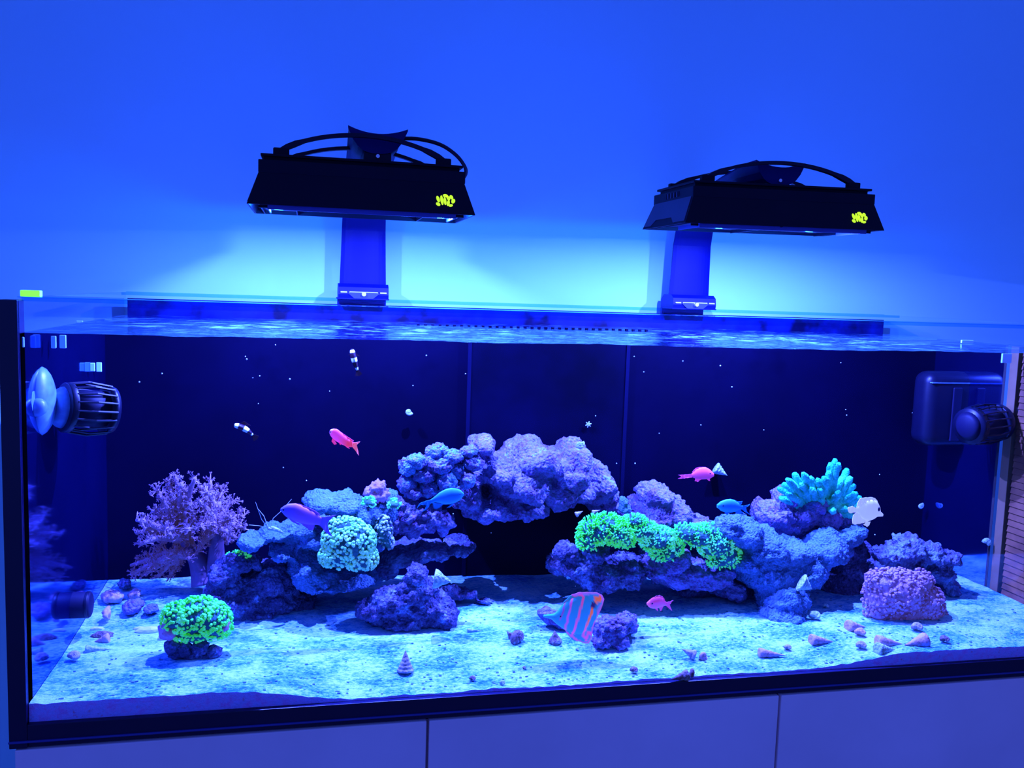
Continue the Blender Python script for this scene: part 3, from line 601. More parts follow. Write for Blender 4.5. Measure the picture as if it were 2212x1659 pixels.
# ------------------------------------------------------------------ teal finger coral
fc = thing('finger_coral', P(1760, 1110, .27), 'teal branching finger coral on the hanging rock at right', 'coral')
tips = [(1805, 992), (1812, 1000), (1795, 1000), (1830, 1012), (1840, 1030), (1820, 1030), (1790, 1018), (1780, 1030), (1765, 1035), (1750, 1030), (1735, 1022), (1715, 1022), (1700, 1035), (1690, 1045), (1680, 1055), (1683, 1075), (1710, 1045), (1730, 1045), (1750, 1055), (1770, 1055), (1790, 1048), (1810, 1048), (1845, 1045), (1850, 1065), (1862, 1075), (1848, 1085), (1830, 1070), (1810, 1070), (1790, 1080), (1815, 1090), (1835, 1100), (1800, 1105), (1770, 1075), (1700, 1065), (1822, 1115), (1858, 1092), (1842, 1118), (1812, 1062), (1775, 1045), (1800, 1085)]
for i, (x, y) in enumerate(tips):
    rd = random.Random(90+i); e = P(x, y, .255+rd.uniform(-.01, .03)); bx = 1770+(x-1770)*.55; by = 1100-(1100-y)*.35
    a = P(bx, by, .285); mid = (a+e)/2+Vector((rd.uniform(-.006, .006), -.008, .004)); pts = bez(a, mid, e, 7)
    rr = [.0075-.0018*k/7 for k in range(8)]; rr[6] = .0066; rr[7] = .0035
    V, F = tube(pts, rr, 10); V = [v+(v-pts[min(k//10, 7)])*(.55*noise.noise(v*330)) for k, v in enumerate(V)]
    mk('finger', (V, F), 'finger', fc, True)
# ------------------------------------------------------------------ soft tree coral
xn = thing('soft_tree_coral', P(430, 1255, .40), 'pinkish purple feathery tree coral at the left end of the reef', 'coral')
T0 = P(440, 1262, .385)
mk('trunk', tube(spline([T0, P(432, 1225, .39), P(418, 1195, .39), P(400, 1170, .39), P(385, 1140, .39)]), [.021-.0008*i for i in range(21)], 14), 'xeniatrunk', xn, True)
mk('trunk', tube(spline([P(462, 1240, .385), P(467, 1205, .385), P(468, 1170, .385), P(468, 1130, .385)]), [.016-.0004*i for i in range(16)], 14), 'xeniatrunk', xn, True)
tp = [(920, 110), (1030, 125), (1110, 140), (1180, 190), (1230, 250), (1290, 330), (1295, 400), (1250, 450), (1200, 480), (830, 190), (890, 150), (800, 300), (720, 350), (715, 420), (740, 480), (690, 590), (690, 640), (760, 640), (830, 650), (900, 640), (860, 560), (1000, 400), (1060, 380), (1100, 430), (1000, 470), (950, 300), (1050, 250), (1150, 300), (870, 400), (800, 450), (880, 250), (980, 200), (1180, 380), (930, 590), (840, 330), (1090, 200), (1020, 320), (910, 350), (1220, 340), (1140, 420), (780, 540), (760, 400), (1000, 560), (960, 510), (1020, 480), (1040, 380), (990, 350), (1040, 520), (930, 470), (1010, 260), (900, 290), (1120, 330), (960, 150), (1060, 170), (1070, 460), (940, 440), (850, 480), (1160, 250)]
pol = []; rd = random.Random(5)
for i, (cx, cy) in enumerate(tp):
    x, y = cx/2.443, 980+cy/2.443; Yt = .385+rd.uniform(-.055, .035); e = P(x, y, Yt)
    a = P(468+rd.uniform(-6, 6), 1145, .385) if x > 425 else P(392+rd.uniform(-8, 8), 1165 if y < 1180 else 1195, .39)
    mid = a.lerp(e, .5)+Vector((rd.uniform(-.01, .01), rd.uniform(-.01, .01), .016 if y < 1180 else .006)); pts = bez(a, mid, e, 8)
    mk('branch', tube(pts, [.0085-.0007*k for k in range(9)], 7), 'xenia', xn, True)
    for k in range(46):
        s = rd.uniform(.35, 1.03) ; j = min(7, int(s*8)); p = pts[j].lerp(pts[j+1], min(1, s*8-j))
        u = Vector((rd.gauss(0, 1), rd.gauss(0, 1), rd.gauss(0, 1)+.5)).normalized(); q = p+u*rd.uniform(.005, .014)
        pol.append(tube([p, q], [.0012, .0009], 3))
        for w_ in range(5):
            t_ = (u+Vector((rd.gauss(0, 1), rd.gauss(0, 1), rd.gauss(0, 1)))*.65).normalized(); pol.append(tube([q, q+t_*.0042], [.0009, .0004], 3))
mk('polyps', join(*pol), 'xenia', xn, False, kind='stuff')
# ------------------------------------------------------------------ fish
def cc(pts, ox, oy, s): return [(ox+x/s, oy+y/s) for x, y in pts]
def fish(name, label, crop, snout, end, top, bot, fins, eye, Y, colf, mat='fish', thick=.34, yaw=0., cat='fish'):
    ox, oy, s = crop; K = lambda pts: cc(pts, ox, oy, s)
    Sx, Sy = K([snout])[0]; Ex, Ey = K([end])[0]; top, bot = K(top), K(bot)
    ax, ay = Ex-Sx, Ey-Sy; Ln = math.hypot(ax, ay); ax /= Ln; ay /= Ln
    nx_, ny_ = (ay, -ax) if -ax < 0 else (-ay, ax)            # image-up normal
    def loc(p): dx, dy = p[0]-Sx, p[1]-Sy; return dx*ax+dy*ay, dx*nx_+dy*ny_
    tp_ = sorted(loc(p) for p in top); bt_ = sorted(loc(p) for p in bot)
    def it(a, t): return float(np.interp(t, [q[0] for q in a], [q[1] for q in a]))
    N, n_ = 46, 20; secs = []; cols = []; s0 = mpp(Sx, Sy, Y)
    t = thing(name, P((Sx+Ex)/2, (Sy+Ey)/2, Y), label, cat, None)
    def world(px_, py_, lx_): return P(px_, py_, Y+yaw*lx_*s0)
    maxh = max(it(tp_, Ln*k/20)-it(bt_, Ln*k/20) for k in range(21))
    for i in range(N+1):
        u = i/N; l = Ln*(1-math.cos(math.pi*u))/2 if u < .5 else Ln*u; u_, d_ = it(tp_, l), it(bt_, l)
        if i == 0: u_, d_ = (u_+d_)/2+.6, (u_+d_)/2-.6
        mid_, hh = (u_+d_)/2, max(.4, (u_-d_)/2); ww = thick*(hh*.55+maxh*.5*.45*math.sin(math.pi*min(1, .12+.88*u)**.7)) if i else .5
        ring = []
        for k in range(n_):
            a = 2*math.pi*k/n_; off = mid_+hh*math.sin(a); X, Y_ = Sx+ax*l+nx_*off, Sy+ay*l+ny_*off
            v = world(X, Y_, l); v = v+Vector((0, -math.cos(a)*ww*s0, 0)); ring.append(v); cols.append(colf((X-ox)*s, (Y_-oy)*s, l/Ln, math.sin(a)))
        secs.append(ring)
    mk('body', loft(secs), mat, t, True, cols)
    for fn, pts in fins:
        pts = K(pts); bm = bmesh.new(); vs = [bm.verts.new((x, y, 0)) for x, y in pts]; bm.faces.new(vs)
        bmesh.ops.triangulate(bm, faces=bm.faces[:]); bmesh.ops.subdivide_edges(bm, edges=bm.edges[:], cuts=4, use_grid_fill=True)
        bmesh.ops.triangulate(bm, faces=bm.faces[:]); bm.verts.index_update()
        c_ = [colf((v.co.x-ox)*s, (v.co.y-oy)*s, 1.2 if 'tail' in fn else .6, 0) for v in bm.verts]
        yo = 0; 
        if fn in ('pectoral_fin', 'pelvic_fin'): yo = -.12*thick*maxh*s0
        V1 = [world(v.co.x, v.co.y, loc((v.co.x, v.co.y))[0])+Vector((0, yo-.0004+.0008*math.sin(40*v.co.x/Ln), 0)) for v in bm.verts]; V2 = [v+Vector((0, .0008, 0)) for v in V1]
        F1 = [[v.index for v in f.verts] for f in bm.faces]; k = len(V1); be = [[v.index for v in e.verts] for e in bm.edges if e.is_boundary]; bm.free()
        F = F1+[[i+k for i in reversed(f)] for f in F1]+[(a, b, b+k, a+k) for a, b in be]
        mk(fn, (V1+V2, F), mat, t, True, c_+c_)
    ex, ey, er = eye; (ex, ey), = K([(ex, ey)]); er = er/s; l, off = loc((ex, ey)); u_, d_ = it(tp_, l), it(bt_, l); hh = (u_-d_)/2
    ww = thick*(hh*.55+maxh*.5*.45*math.sin(math.pi*min(1, .12+.88*l/Ln)**.7)); sa = max(-1, min(1, (off-(u_+d_)/2)/hh)); dy = math.sqrt(max(0, 1-sa*sa))*ww*s0
    for sg in (-1, 1): mk('eye', ico(world(ex, ey, l)+Vector((0, sg*dy, 0)), (er*s0, er*s0*.5, er*s0*(1.5 if name == 'butterflyfish' else 1)), 2), 'eye', t, True)
    return t
def lerp3(a, b, t): t = max(0, min(1, t)); return tuple(a[i]+(b[i]-a[i])*t for i in range(3))
orange = lambda x, y, u, v: lerp3(lerp3((.95, .12, .55), (1, .10, .12), (u-.35)*2.2), (1, .3, .25), (u-1)*5) if u > .08 else (.7, .3, .8)
fish('anthias', 'small pink to orange fish swimming alone high in the dark water', (680, 900, 16.59), (525, 540), (1375, 1010),
     [(525, 500), (560, 460), (680, 430), (780, 440), (850, 480), (1000, 610), (1200, 790), (1380, 930)], [(520, 570), (560, 680), (620, 760), (760, 880), (950, 990), (1150, 1080), (1370, 1100)],
     [('tail_fin', [(1340, 930), (1450, 925), (1625, 895), (1560, 970), (1500, 1000), (1530, 1120), (1565, 1250), (1580, 1400), (1480, 1250), (1350, 1090)]), ('dorsal_fin', [(960, 570), (1180, 720), (1400, 860), (1380, 890), (1250, 850), (1000, 640)]), ('anal_fin', [(950, 970), (1100, 1060), (1150, 1110), (1260, 1150), (1180, 1060)]), ('pectoral_fin', [(640, 760), (600, 880), (690, 1000), (790, 980), (720, 860)]), ('pelvic_fin', [(860, 920), (950, 985), (905, 1010)])],
     (550, 545, 32), .20, orange, 'fishfl', .45)
viol = lambda x, y, u, v: lerp3(lerp3((.16, .14, .9), (.62, .16, .6), u*2.2), (.4, .2, .8), (u-.8)*2)
fish('anthias', 'larger violet fish in front of the upper left rocks', (590, 1070, 16.59), (260, 520), (1720, 930),
     [(255, 480), (420, 360), (560, 300), (800, 285), (950, 330), (1150, 430), (1400, 570), (1620, 720), (1740, 800)], [(265, 550), (420, 730), (560, 830), (700, 900), (960, 990), (1200, 1040), (1450, 1050), (1600, 1060), (1700, 1070)],
     [('tail_fin', [(1650, 780), (1850, 770), (2240, 710), (2150, 790), (2010, 900), (1960, 1000), (1960, 1120), (2020, 1300), (2150, 1500), (1900, 1350), (1760, 1180), (1640, 1060)]), ('dorsal_fin', [(900, 300), (1150, 390), (1400, 500), (1640, 640), (1700, 740), (1560, 690), (1150, 450)]), ('anal_fin', [(960, 980), (1150, 1130), (1300, 1250), (1450, 1230), (1500, 1040), (1200, 1020)]), ('pelvic_fin', [(560, 820), (700, 950), (980, 1080), (920, 1000), (740, 900)]), ('pectoral_fin', [(640, 700), (800, 720), (880, 790), (780, 830), (660, 780)])],
     (375, 500, 38), .17, viol, 'fish', .42)
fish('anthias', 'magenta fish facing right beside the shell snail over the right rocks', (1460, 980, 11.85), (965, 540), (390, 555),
     [(966, 500), (900, 430), (850, 390), (760, 345), (650, 345), (540, 390), (480, 440), (390, 525)], [(955, 585), (870, 640), (760, 655), (650, 660), (520, 640), (430, 610), (380, 590)],
     [('tail_fin', [(430, 520), (250, 535), (60, 545), (150, 585), (60, 640), (250, 625), (430, 600)]), ('dorsal_fin', [(700, 340), (560, 350), (470, 400), (420, 480), (500, 430), (650, 360)]), ('anal_fin', [(660, 650), (560, 720), (480, 700), (500, 630)]), ('pelvic_fin', [(780, 640), (830, 690), (875, 695), (850, 630)])],
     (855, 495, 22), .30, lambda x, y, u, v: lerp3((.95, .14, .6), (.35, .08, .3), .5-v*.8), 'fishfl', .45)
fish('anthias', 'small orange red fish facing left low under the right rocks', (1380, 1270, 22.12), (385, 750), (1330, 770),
     [(392, 700), (500, 590), (650, 470), (800, 430), (950, 400), (1080, 430), (1180, 520), (1270, 640), (1340, 700)], [(400, 810), (480, 910), (560, 960), (700, 990), (850, 980), (1000, 940), (1150, 870), (1270, 850), (1340, 845)],
     [('tail_fin', [(1300, 680), (1450, 660), (1640, 590), (1560, 700), (1470, 790), (1500, 900), (1560, 1010), (1600, 1100), (1450, 1000), (1310, 870)]), ('dorsal_fin', [(650, 480), (820, 390), (1000, 350), (1150, 420), (1240, 560), (1180, 540), (950, 420)]), ('anal_fin', [(960, 930), (1040, 1110), (1130, 1000), (1180, 860)]), ('pelvic_fin', [(740, 960), (880, 1100), (900, 1020), (860, 950)])],
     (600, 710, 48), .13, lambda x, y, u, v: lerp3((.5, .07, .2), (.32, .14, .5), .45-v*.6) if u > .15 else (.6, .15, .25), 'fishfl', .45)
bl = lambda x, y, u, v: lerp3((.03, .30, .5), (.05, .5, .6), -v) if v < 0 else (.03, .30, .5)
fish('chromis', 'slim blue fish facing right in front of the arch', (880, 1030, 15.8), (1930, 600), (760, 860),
     [(1915, 545), (1820, 450), (1700, 400), (1500, 375), (1300, 420), (1100, 530), (950, 660), (820, 760), (740, 800)], [(1915, 650), (1800, 790), (1650, 880), (1450, 940), (1250, 940), (1100, 890), (950, 870), (820, 900), (760, 920)],
     [('tail_fin', [(800, 780), (650, 820), (470, 880), (380, 960), (330, 1060), (480, 950), (590, 960), (650, 1000), (600, 1100), (500, 1180), (640, 1140), (740, 1010), (810, 890)]), ('anal_fin', [(850, 870), (1000, 900), (1250, 930), (1150, 1020), (1000, 1110), (900, 1080)]), ('pelvic_fin', [(1520, 920), (1330, 1060), (1430, 1050), (1620, 900)])],
     (1785, 570, 24), .23, bl, 'fish', .4)
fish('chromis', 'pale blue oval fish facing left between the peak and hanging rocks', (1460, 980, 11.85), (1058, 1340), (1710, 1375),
     [(1070, 1290), (1150, 1220), (1280, 1170), (1400, 1160), (1500, 1185), (1600, 1250), (1650, 1310), (1710, 1335)], [(1075, 1390), (1150, 1460), (1280, 1510), (1400, 1515), (1530, 1480), (1620, 1445), (1710, 1420)],
     [('tail_fin', [(1690, 1330), (1780, 1330), (1905, 1292), (1800, 1380), (1760, 1410), (1820, 1480), (1880, 1555), (1780, 1500), (1690, 1430)]), ('dorsal_fin', [(1460, 1170), (1600, 1225), (1710, 1215), (1690, 1290), (1620, 1300), (1540, 1230)]), ('anal_fin', [(1490, 1480), (1650, 1440), (1735, 1520), (1690, 1590), (1600, 1560)]), ('pelvic_fin', [(1230, 1490), (1310, 1575), (1340, 1500)])],
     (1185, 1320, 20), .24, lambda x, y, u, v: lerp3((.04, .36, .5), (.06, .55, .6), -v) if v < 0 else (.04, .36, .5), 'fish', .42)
fish('butterflyfish', 'white lavender disc shaped fish facing right beside the teal finger coral', (1820, 1060, 18.43), (1605, 955), (550, 750),
     [(1608, 920), (1510, 820), (1490, 650), (1390, 430), (1200, 340), (1000, 370), (800, 480), (650, 600), (560, 700)], [(1590, 1020), (1380, 1035), (1250, 1130), (1050, 1210), (850, 1160), (700, 1010), (600, 870), (540, 800)],
     [('dorsal_fin', [(1400, 430), (1300, 300), (1180, 258), (900, 270), (690, 300), (620, 450), (570, 640), (560, 720), (800, 600), (1100, 480)]), ('anal_fin', [(1120, 1170), (820, 1290), (650, 1320), (480, 1345), (400, 1310), (388, 1200), (430, 1000), (520, 860), (560, 780), (800, 1000)]), ('tail_fin', [(610, 720), (430, 625), (400, 610), (220, 670), (200, 720), (260, 870), (310, 900), (450, 870), (600, 810)]), ('pelvic_fin', [(1110, 1230), (1060, 1330), (960, 1445), (930, 1400), (950, 1310), (830, 1365), (815, 1335), (960, 1220)])],
     (1405, 725, 58), .20, lambda x, y, u, v: (.9, .85, .8), 'fishpale', .22)
def seg(px_, py_, pts):
    b = 1e9
    for (x0, y0), (x1, y1) in zip(pts, pts[1:]):
        dx, dy = x1-x0, y1-y0; t = max(0, min(1, ((px_-x0)*dx+(py_-y0)*dy)/(dx*dx+dy*dy))); b = min(b, math.hypot(px_-x0-t*dx, py_-y0-t*dy))
    return b
def copper(x, y, u, v):
    pink = (.75, .16, .35); org_ = (.95, .28, .06); base = (.02, .36, .5)
    if ((x-1120)/52)**2+((y-415)/82)**2 < 1: return (.03, .02, .12)
    if ((x-1205)/85)**2+((y-315)/75)**2 < 1: return org_
    if seg(x, y, [(1110, 460), (1055, 620), (960, 860), (920, 1060), (980, 1120), (1050, 960)]) < 27: return lerp3(org_, pink, (y-700)/300)
    if seg(x, y, [(940, 210), (870, 400), (790, 700), (700, 1010)]) < 23: return pink
    if seg(x, y, [(725, 200), (655, 450), (600, 650), (545, 910)]) < 18: return (.6, .14, .55)
    if seg(x, y, [(545, 370), (495, 600), (420, 760)]) < 11: return (.25, .08, .4)
    if seg(x, y, [(700, 215), (850, 180), (1200, 190), (1320, 270), (1320, 400), (1120, 860), (1100, 1060), (1020, 1200), (850, 1165), (540, 950)]) < 22: return (.5, .22, .6)
    return base
fish('striped_fish', 'blue tall fish with orange stripes and a dark eyespot over the front sand', (1160, 1260, 9.217), (130, 652), (1190, 640),
     [(130, 630), (340, 605), (420, 540), (500, 430), (600, 340), (720, 280), (850, 250), (1000, 270), (1120, 380), (1190, 560)], [(130, 672), (280, 710), (400, 820), (560, 930), (700, 1010), (850, 1020), (1000, 940), (1100, 800), (1190, 720)],
     [('dorsal_fin', [(490, 440), (560, 335), (700, 225), (850, 178), (1000, 175), (1200, 188), (1300, 235), (1345, 320), (1300, 450), (1230, 600), (1180, 720), (1090, 600), (1000, 400), (750, 400)]), ('anal_fin', [(540, 900), (600, 1010), (700, 1125), (850, 1160), (960, 1195), (1030, 1200), (1085, 1080), (1110, 900), (1190, 690), (1050, 800), (900, 900), (700, 940)]), ('pelvic_fin', [(600, 940), (680, 1030), (810, 1170), (700, 1000)])],
     (452, 640, 16), .075, copper, 'fishfl', .24)
def clown(name, label, pts, w_, Y, bars):
    s = mpp(*pts[0], Y); pp = spline([P(x, y, Y) for x, y in pts], 8); n_ = len(pp); rr = [max(.0006, w_*s*math.sin(math.pi*(.08+.86*(i/(n_-1))**.8))**.8) for i in range(n_)]
    V, F = tube(pp, rr, 12, .6); cols = []
    for i in range(len(V)):
        u = (i//12)/(n_-1); cols.append((.8, .95, .8) if any(abs(u-b) < hw for b, hw in bars) else (.02, .006, .01))
    t = thing(name, pp[n_//2], label, 'fish'); mk('body', (V, F), 'clown', t, True, cols)
    e = pp[-1]; d = (pp[-1]-pp[-3]).normalized(); a = Vector((-d.z, 0, d.x)); c = e-d*.002
    mk('tail_fin', ([c+a*.001, c-a*.001, c+d*.010-a*.006, c+d*.012, c+d*.010+a*.006, c+a*.001+Vector((0, .001, 0)), c-a*.001+Vector((0, .001, 0)), c+d*.010-a*.006+Vector((0, .001, 0)), c+d*.012+Vector((0, .001, 0)), c+d*.010+a*.006+Vector((0, .001, 0))], [(0, 1, 2, 3, 4), (9, 8, 7, 6, 5), (0, 5, 6, 1), (1, 6, 7, 2), (2, 7, 8, 3), (3, 8, 9, 4), (4, 9, 5, 0)]), 'clown', t, False, [(.02, .006, .01)]*10)
    for sg in (-1, 1): mk('eye', ico(pp[2]+Vector((0, sg*rr[2]*.6, .001)), .0009, 1), 'eye', t, True)
    m_ = pp[n_//2]; mk('dorsal_fin', plate([(m_.x-.010, m_.z+rr[n_//2]*.8), (m_.x, m_.z+rr[n_//2]*1.5), (m_.x+.010, m_.z+rr[n_//2]*.6)], m_.y-.0004, m_.y+.0004), 'clown', t, False, [(.02, .006, .01)]*6)
clown('clownfish', 'dark clownfish with three pale bars at left in the dark water', [(505, 918), (520, 922), (535, 930), (546, 940)], 11, .30, [(.16, .09), (.58, .10), (.95, .05)])
clown('clownfish', 'dark clownfish with pale bars diving just below the surface', [(760, 754), (763, 768), (767, 784), (772, 800)], 11, .30, [(.13, .07), (.52, .08), (.93, .06)])
# cleaner shrimp on the upper left rock
sh = thing('cleaner_shrimp', P(590, 1146, .24), 'small shrimp with long white antennae on the left rock edge', 'shrimp')
mk('body', tube(spline([P(578, 1143, .24), P(590, 1142, .24), P(602, 1146, .245), P(612, 1152, .25)], 4), [.0015, .002, .003, .0034, .0036, .0036, .0034, .003, .0028, .0024, .002, .0015, .001], 8), 'shell_blue', sh, True)
for a in ([(580, 1142), (565, 1122), (552, 1085)], [(580, 1142), (570, 1115), (558, 1100)], [(582, 1142), (560, 1136), (538, 1134)], [(584, 1141), (590, 1120), (610, 1102)], [(612, 1102), (618, 1092), (630, 1078)]):
    mk('antenna', tube([P(x, y, .238) for x, y in a], [.0006, .0005, .0003], 5), 'hair', sh)
# ------------------------------------------------------------------ shells, snails, rubble
def spiral(c, R_, turns=2.6, rise=.6, axis=Vector((0, -.6, .8)), rot=0., ribs=0, n=9, grow=.32):
    """log-spiral shell"""
    a, b = frame_of(axis); axis = axis.normalized(); pts = []; rr = []; N = int(turns*13)
    for i in range(N+1):
        th = rot-2*math.pi*turns*(1-i/N); k = math.exp(-grow*2*math.pi*turns*(1-i/N)*.5); r = R_*.52*k
        pts.append(c+a*math.cos(th)*r+b*math.sin(th)*r+axis*(R_*rise*(1-k))); rr.append(R_*.50*k*(1+(.12*math.sin(i*ribs) if ribs else 0)))
    rr[-1] *= .9
    return tube(pts, rr, n)
def turret(c, d, L, r, ribs=6):
    c = Vector(c); d = Vector(d).normalized(); N = ribs*4; pts = []; rr = []
    for i in range(N+1): u = i/N; pts.append(c+d*L*u); rr.append(max(.0003, r*(1-u)*(1+.14*abs(math.sin(math.pi*u*ribs)))))
    return tube([c-d*.0005]+pts, [r*.8]+rr, 12)
def item(name, geo, mat, label, cat, group=None, smooth=True): return tag(mk(name, geo, mat, None, smooth), label, cat, group)
def SP(x, y, r, mat, label, name='snail_shell', **kw):
    c = onsand(x, y, r*mpp(x, y, .1)*.42); item(name, spiral(c, r*mpp(x, y, .1), **kw), mat, label, 'shell')
def TU(x, y, L, r, d, mat, label, name='cone_shell', ribs=6):
    s = mpp(x, y, .1); c = onsand(x, y, r*s*.72)
    if abs(d[2]) < .3: d = (d[0], d[1], -.62*r/L)
    else: c.z -= r*s*.6
    item(name, turret(c, d, L*s, r*s, ribs), mat, label, 'shell')
TU(876, 1440, 44, 17, (0, .15, 1), 'shell_grey', 'upright pointed turret shell on the front sand below the dark rock')
SP(1517, 1416, 15, 'shell_red', 'curled snail shell on the front sand right of centre', turns=2.2, axis=Vector((.35, -.9, .25)), rot=2.5)
item('snail_shell', turret(onsand(1500, 1415, .006), (-.8, .2, .35), .022, .008, 4), 'shell_grey', 'pointed shell leaning against the curled snail shell', 'shell')
SP(1493, 1452, 12, 'shell_dark', 'nearly black snail at the front glass right of centre', name='snail', axis=Vector((.9, -.4, .1)), rot=1)
TU(1486, 1458, 36, 11, (-1, 0, -.08), 'shell_dark', 'black pointed shell lying at the front glass', ribs=3)
SP(1371, 1449, 11, 'shell_dark', 'small dark snail on sand left of the black pointed shell', name='snail')
TU(1640, 1410, 60, 10, (1, -.15, -.02), 'shell_red', 'long reddish shell lying right of the curled snail shell', ribs=4)
SP(1703, 1400, 10, 'shell_grey', 'small grey snail right of the long reddish shell', name='snail')
TU(1752, 1382, 55, 12, (1, 0, 0), 'shell_red', 'reddish cone shell lying below the netted shell', ribs=4)
SP(1762, 1332, 17, 'shell_blue', 'netted pale shell beside the foot of the big sloping rock', name='netted_shell', ribs=1.5, turns=2.4)
SP(1785, 1310, 9, 'shell_blue', 'tiny blue snail above the netted shell', name='snail')
TU(1832, 1352, 50, 13, (1, .15, .05), 'shell_red', 'reddish cone shell left below the purple mound', ribs=4)
SP(1860, 1368, 15, 'shell_red', 'knobby round snail under the reddish cone by the purple mound', name='snail', ribs=2)
SP(1862, 1396, 14, 'shell_grey', 'grey snail left of the ribbed pale shell', name='snail')
SP(1900, 1383, 15, 'shell_red', 'long curved reddish shell behind the ribbed pale shell', rot=3)
TU(1895, 1385, 60, 13, (1, -.1, -.03), 'shell_red', 'tapering tail shell behind the ribbed pale shell', ribs=3)
TU(1895, 1402, 52, 13, (1, .1, 0), 'shell_blue', 'ribbed pale blue shell near the right front glass', ribs=7)
TU(2000, 1382, 50, 15, (-1, 0, -.05), 'shell_red', 'reddish wedge shell under the stacked blue snail', ribs=3)
SP(1983, 1357, 16, 'shell_grey', 'blue grey snail perched upon the reddish wedge shell', name='snail')
SP(2042, 1383, 13, 'shell_dark', 'dark knobby snail alone on the right sand', name='snail', ribs=1.7)
SP(1118, 1376, 23, 'shell_dark', 'dark hermit crab shell on the sand left of the striped fish', name='hermit_crab', axis=Vector((.5, -.8, .3)), rot=.8)
TU(1108, 1372, 22, 10, (-.8, 0, .9), 'shell_dark', 'short spike rising from the hermit crab shell', name='crab_claw', ribs=2)
TU(1200, 1378, 26, 15, (-.1, 0, 1), 'shell_dark', 'blue black cone shell upright below the striped fish', ribs=2)
SP(1022, 1467, 9, 'shell_dark', 'small blue snail on the front sand below centre', name='snail')
SP(1086, 1476, 8, 'shell_blue', 'small flat pale snail near the bottom rail', name='snail')
SP(1133, 1443, 5, 'shell_grey', 'tiny round snail above the small flat snail', name='snail')
SP(1248, 1258+145, 5, 'shell_blue', 'tiny pebble like snail under the striped fish', name='snail')
TU(1010, 1362, 34, 5, (1, .1, .0), 'shell_blue', 'thin pale tusk shell right of the peaked dark rock', ribs=2)
SP(162, 1420, 19, 'shell_grey', 'striped oval shell on the sand at the left front corner', name='snail_shell', turns=2)
TU(185, 1402, 55, 9, (1, .1, .1), 'shell_blue', 'pale tube worm lying on the left sand', name='worm_tube', ribs=4)
TU(235, 1378, 32, 12, (-1, 0, .1), 'shell_red', 'reddish broken shell above the pale tube worm', ribs=2)
item('rubble_piece', chunk(222, 1372, 26, 9, .17, 81, True), 'shell_dark', 'dark flat rubble piece beside the reddish broken shell', 'rubble', smooth=False)
item('rubble_piece', chunk(210, 1358, 16, 5, .19, 82, True), 'hair', 'white chip above the dark flat rubble piece', 'rubble', smooth=False)
for i, (x, y, rx, ry, mt, lb) in enumerate([(243, 1288, 26, 13, 'shell_red', 'reddish lump nearest the left glass in the rear rubble'), (270, 1262, 14, 11, 'rock', 'grey lump behind the reddish rubble lump'), (292, 1283, 15, 9, 'shell_red', 'small reddish stone in the middle of the rear rubble'), (288, 1310, 22, 14, 'rock_purple', 'purple stone below the small reddish stone'), (326, 1315, 18, 12, 'rock', 'blue grey stone right of the purple stone'), (232, 1327, 12, 16, 'shell_red', 'upright reddish stone left of the purple stone')]):
    p = onsand(x, y+ry, 0); Y = p.y; o = mk('rubble_stone', rockgeo([(x, y, rx, ry)], Y, vox=.003, big=.004, knob=.003, seed=50+i), mt, None, True); tag(o, lb, 'stone')
rd = random.Random(12)
def ONW(x, y, r, label, name='wall_snail', cone=True, Y=None):
    Y = Y or TYB-.02; s = mpp(x, y, Y); c = P(x, y, Y)
    item(name, turret(c+Vector((-r*s*.5, .01, 0)), (.75, -.25, -.45), r*s*2.2, r*s*.95, 5) if cone else spiral(c, r*s, axis=Vector((0, -1, .1)), rot=rd.uniform(0, 6)), 'shell_blue', label, 'snail')
ONW(883, 889, 11, 'half domed pale snail on the rear glass above the arch', cone=False); ONW(1251, 960, 14, 'round pale snail behind the top right of the arch', cone=False, Y=.36)
ONW(1556, 1013, 14, 'pointed pale snail on the rear glass beside the magenta fish'); ONW(1987, 1092, 10, 'left pale snail of the pair at the right rear corner', cone=False)
ONW(2027, 1092, 9, 'right pale snail of the pair at the right rear corner', cone=False, Y=.44); ONW(2132, 1172, 13, 'dim round snail low on the right side glass', cone=False, Y=.27)
def star(x, y, r, label):
    Y = TYB-.012; s = mpp(x, y, Y); c = P(x, y, Y); gs = [tube([c, c+Vector((math.cos(a), 0, math.sin(a)))*r*s], [.0022, .0008], 6) for a in [2*math.pi*k/6+.3 for k in range(6)]]
    item('small_starfish', join(*gs), 'shell_blue', label, 'starfish')
star(1271, 917, 7, 'tiny star on the rear glass above the arch'); star(1977, 890, 8, 'tiny star on the rear glass left of the right magnet')
SP(940, 1250, 4, 'shell_blue', 'tiny pale shell bit in the cave', name='snail')
item('cone_shell', turret(P(938, 1250, .165), (1, -.2, -.15), .028, .016, 2), 'shell_blue', 'pale blue cone shell stuck on the peaked dark rock', 'shell')
item('snail', turret(P(1730, 1258, .165), (.7, -.3, -.4), .022, .016, 6), 'shell_blue', 'ribbed pale limpet on the big sloping rock', 'snail')
item('tiny_shell', turret(P(1244, 1112, .27), (1, 0, .5), .014, .005, 3), 'shell_grey', 'left tiny shell under the right end of the arch', 'shell')
item('tiny_shell', turret(P(1280, 1107, .27), (1, 0, .3), .014, .004, 3), 'shell_grey', 'right tiny shell under the right end of the arch', 'shell')
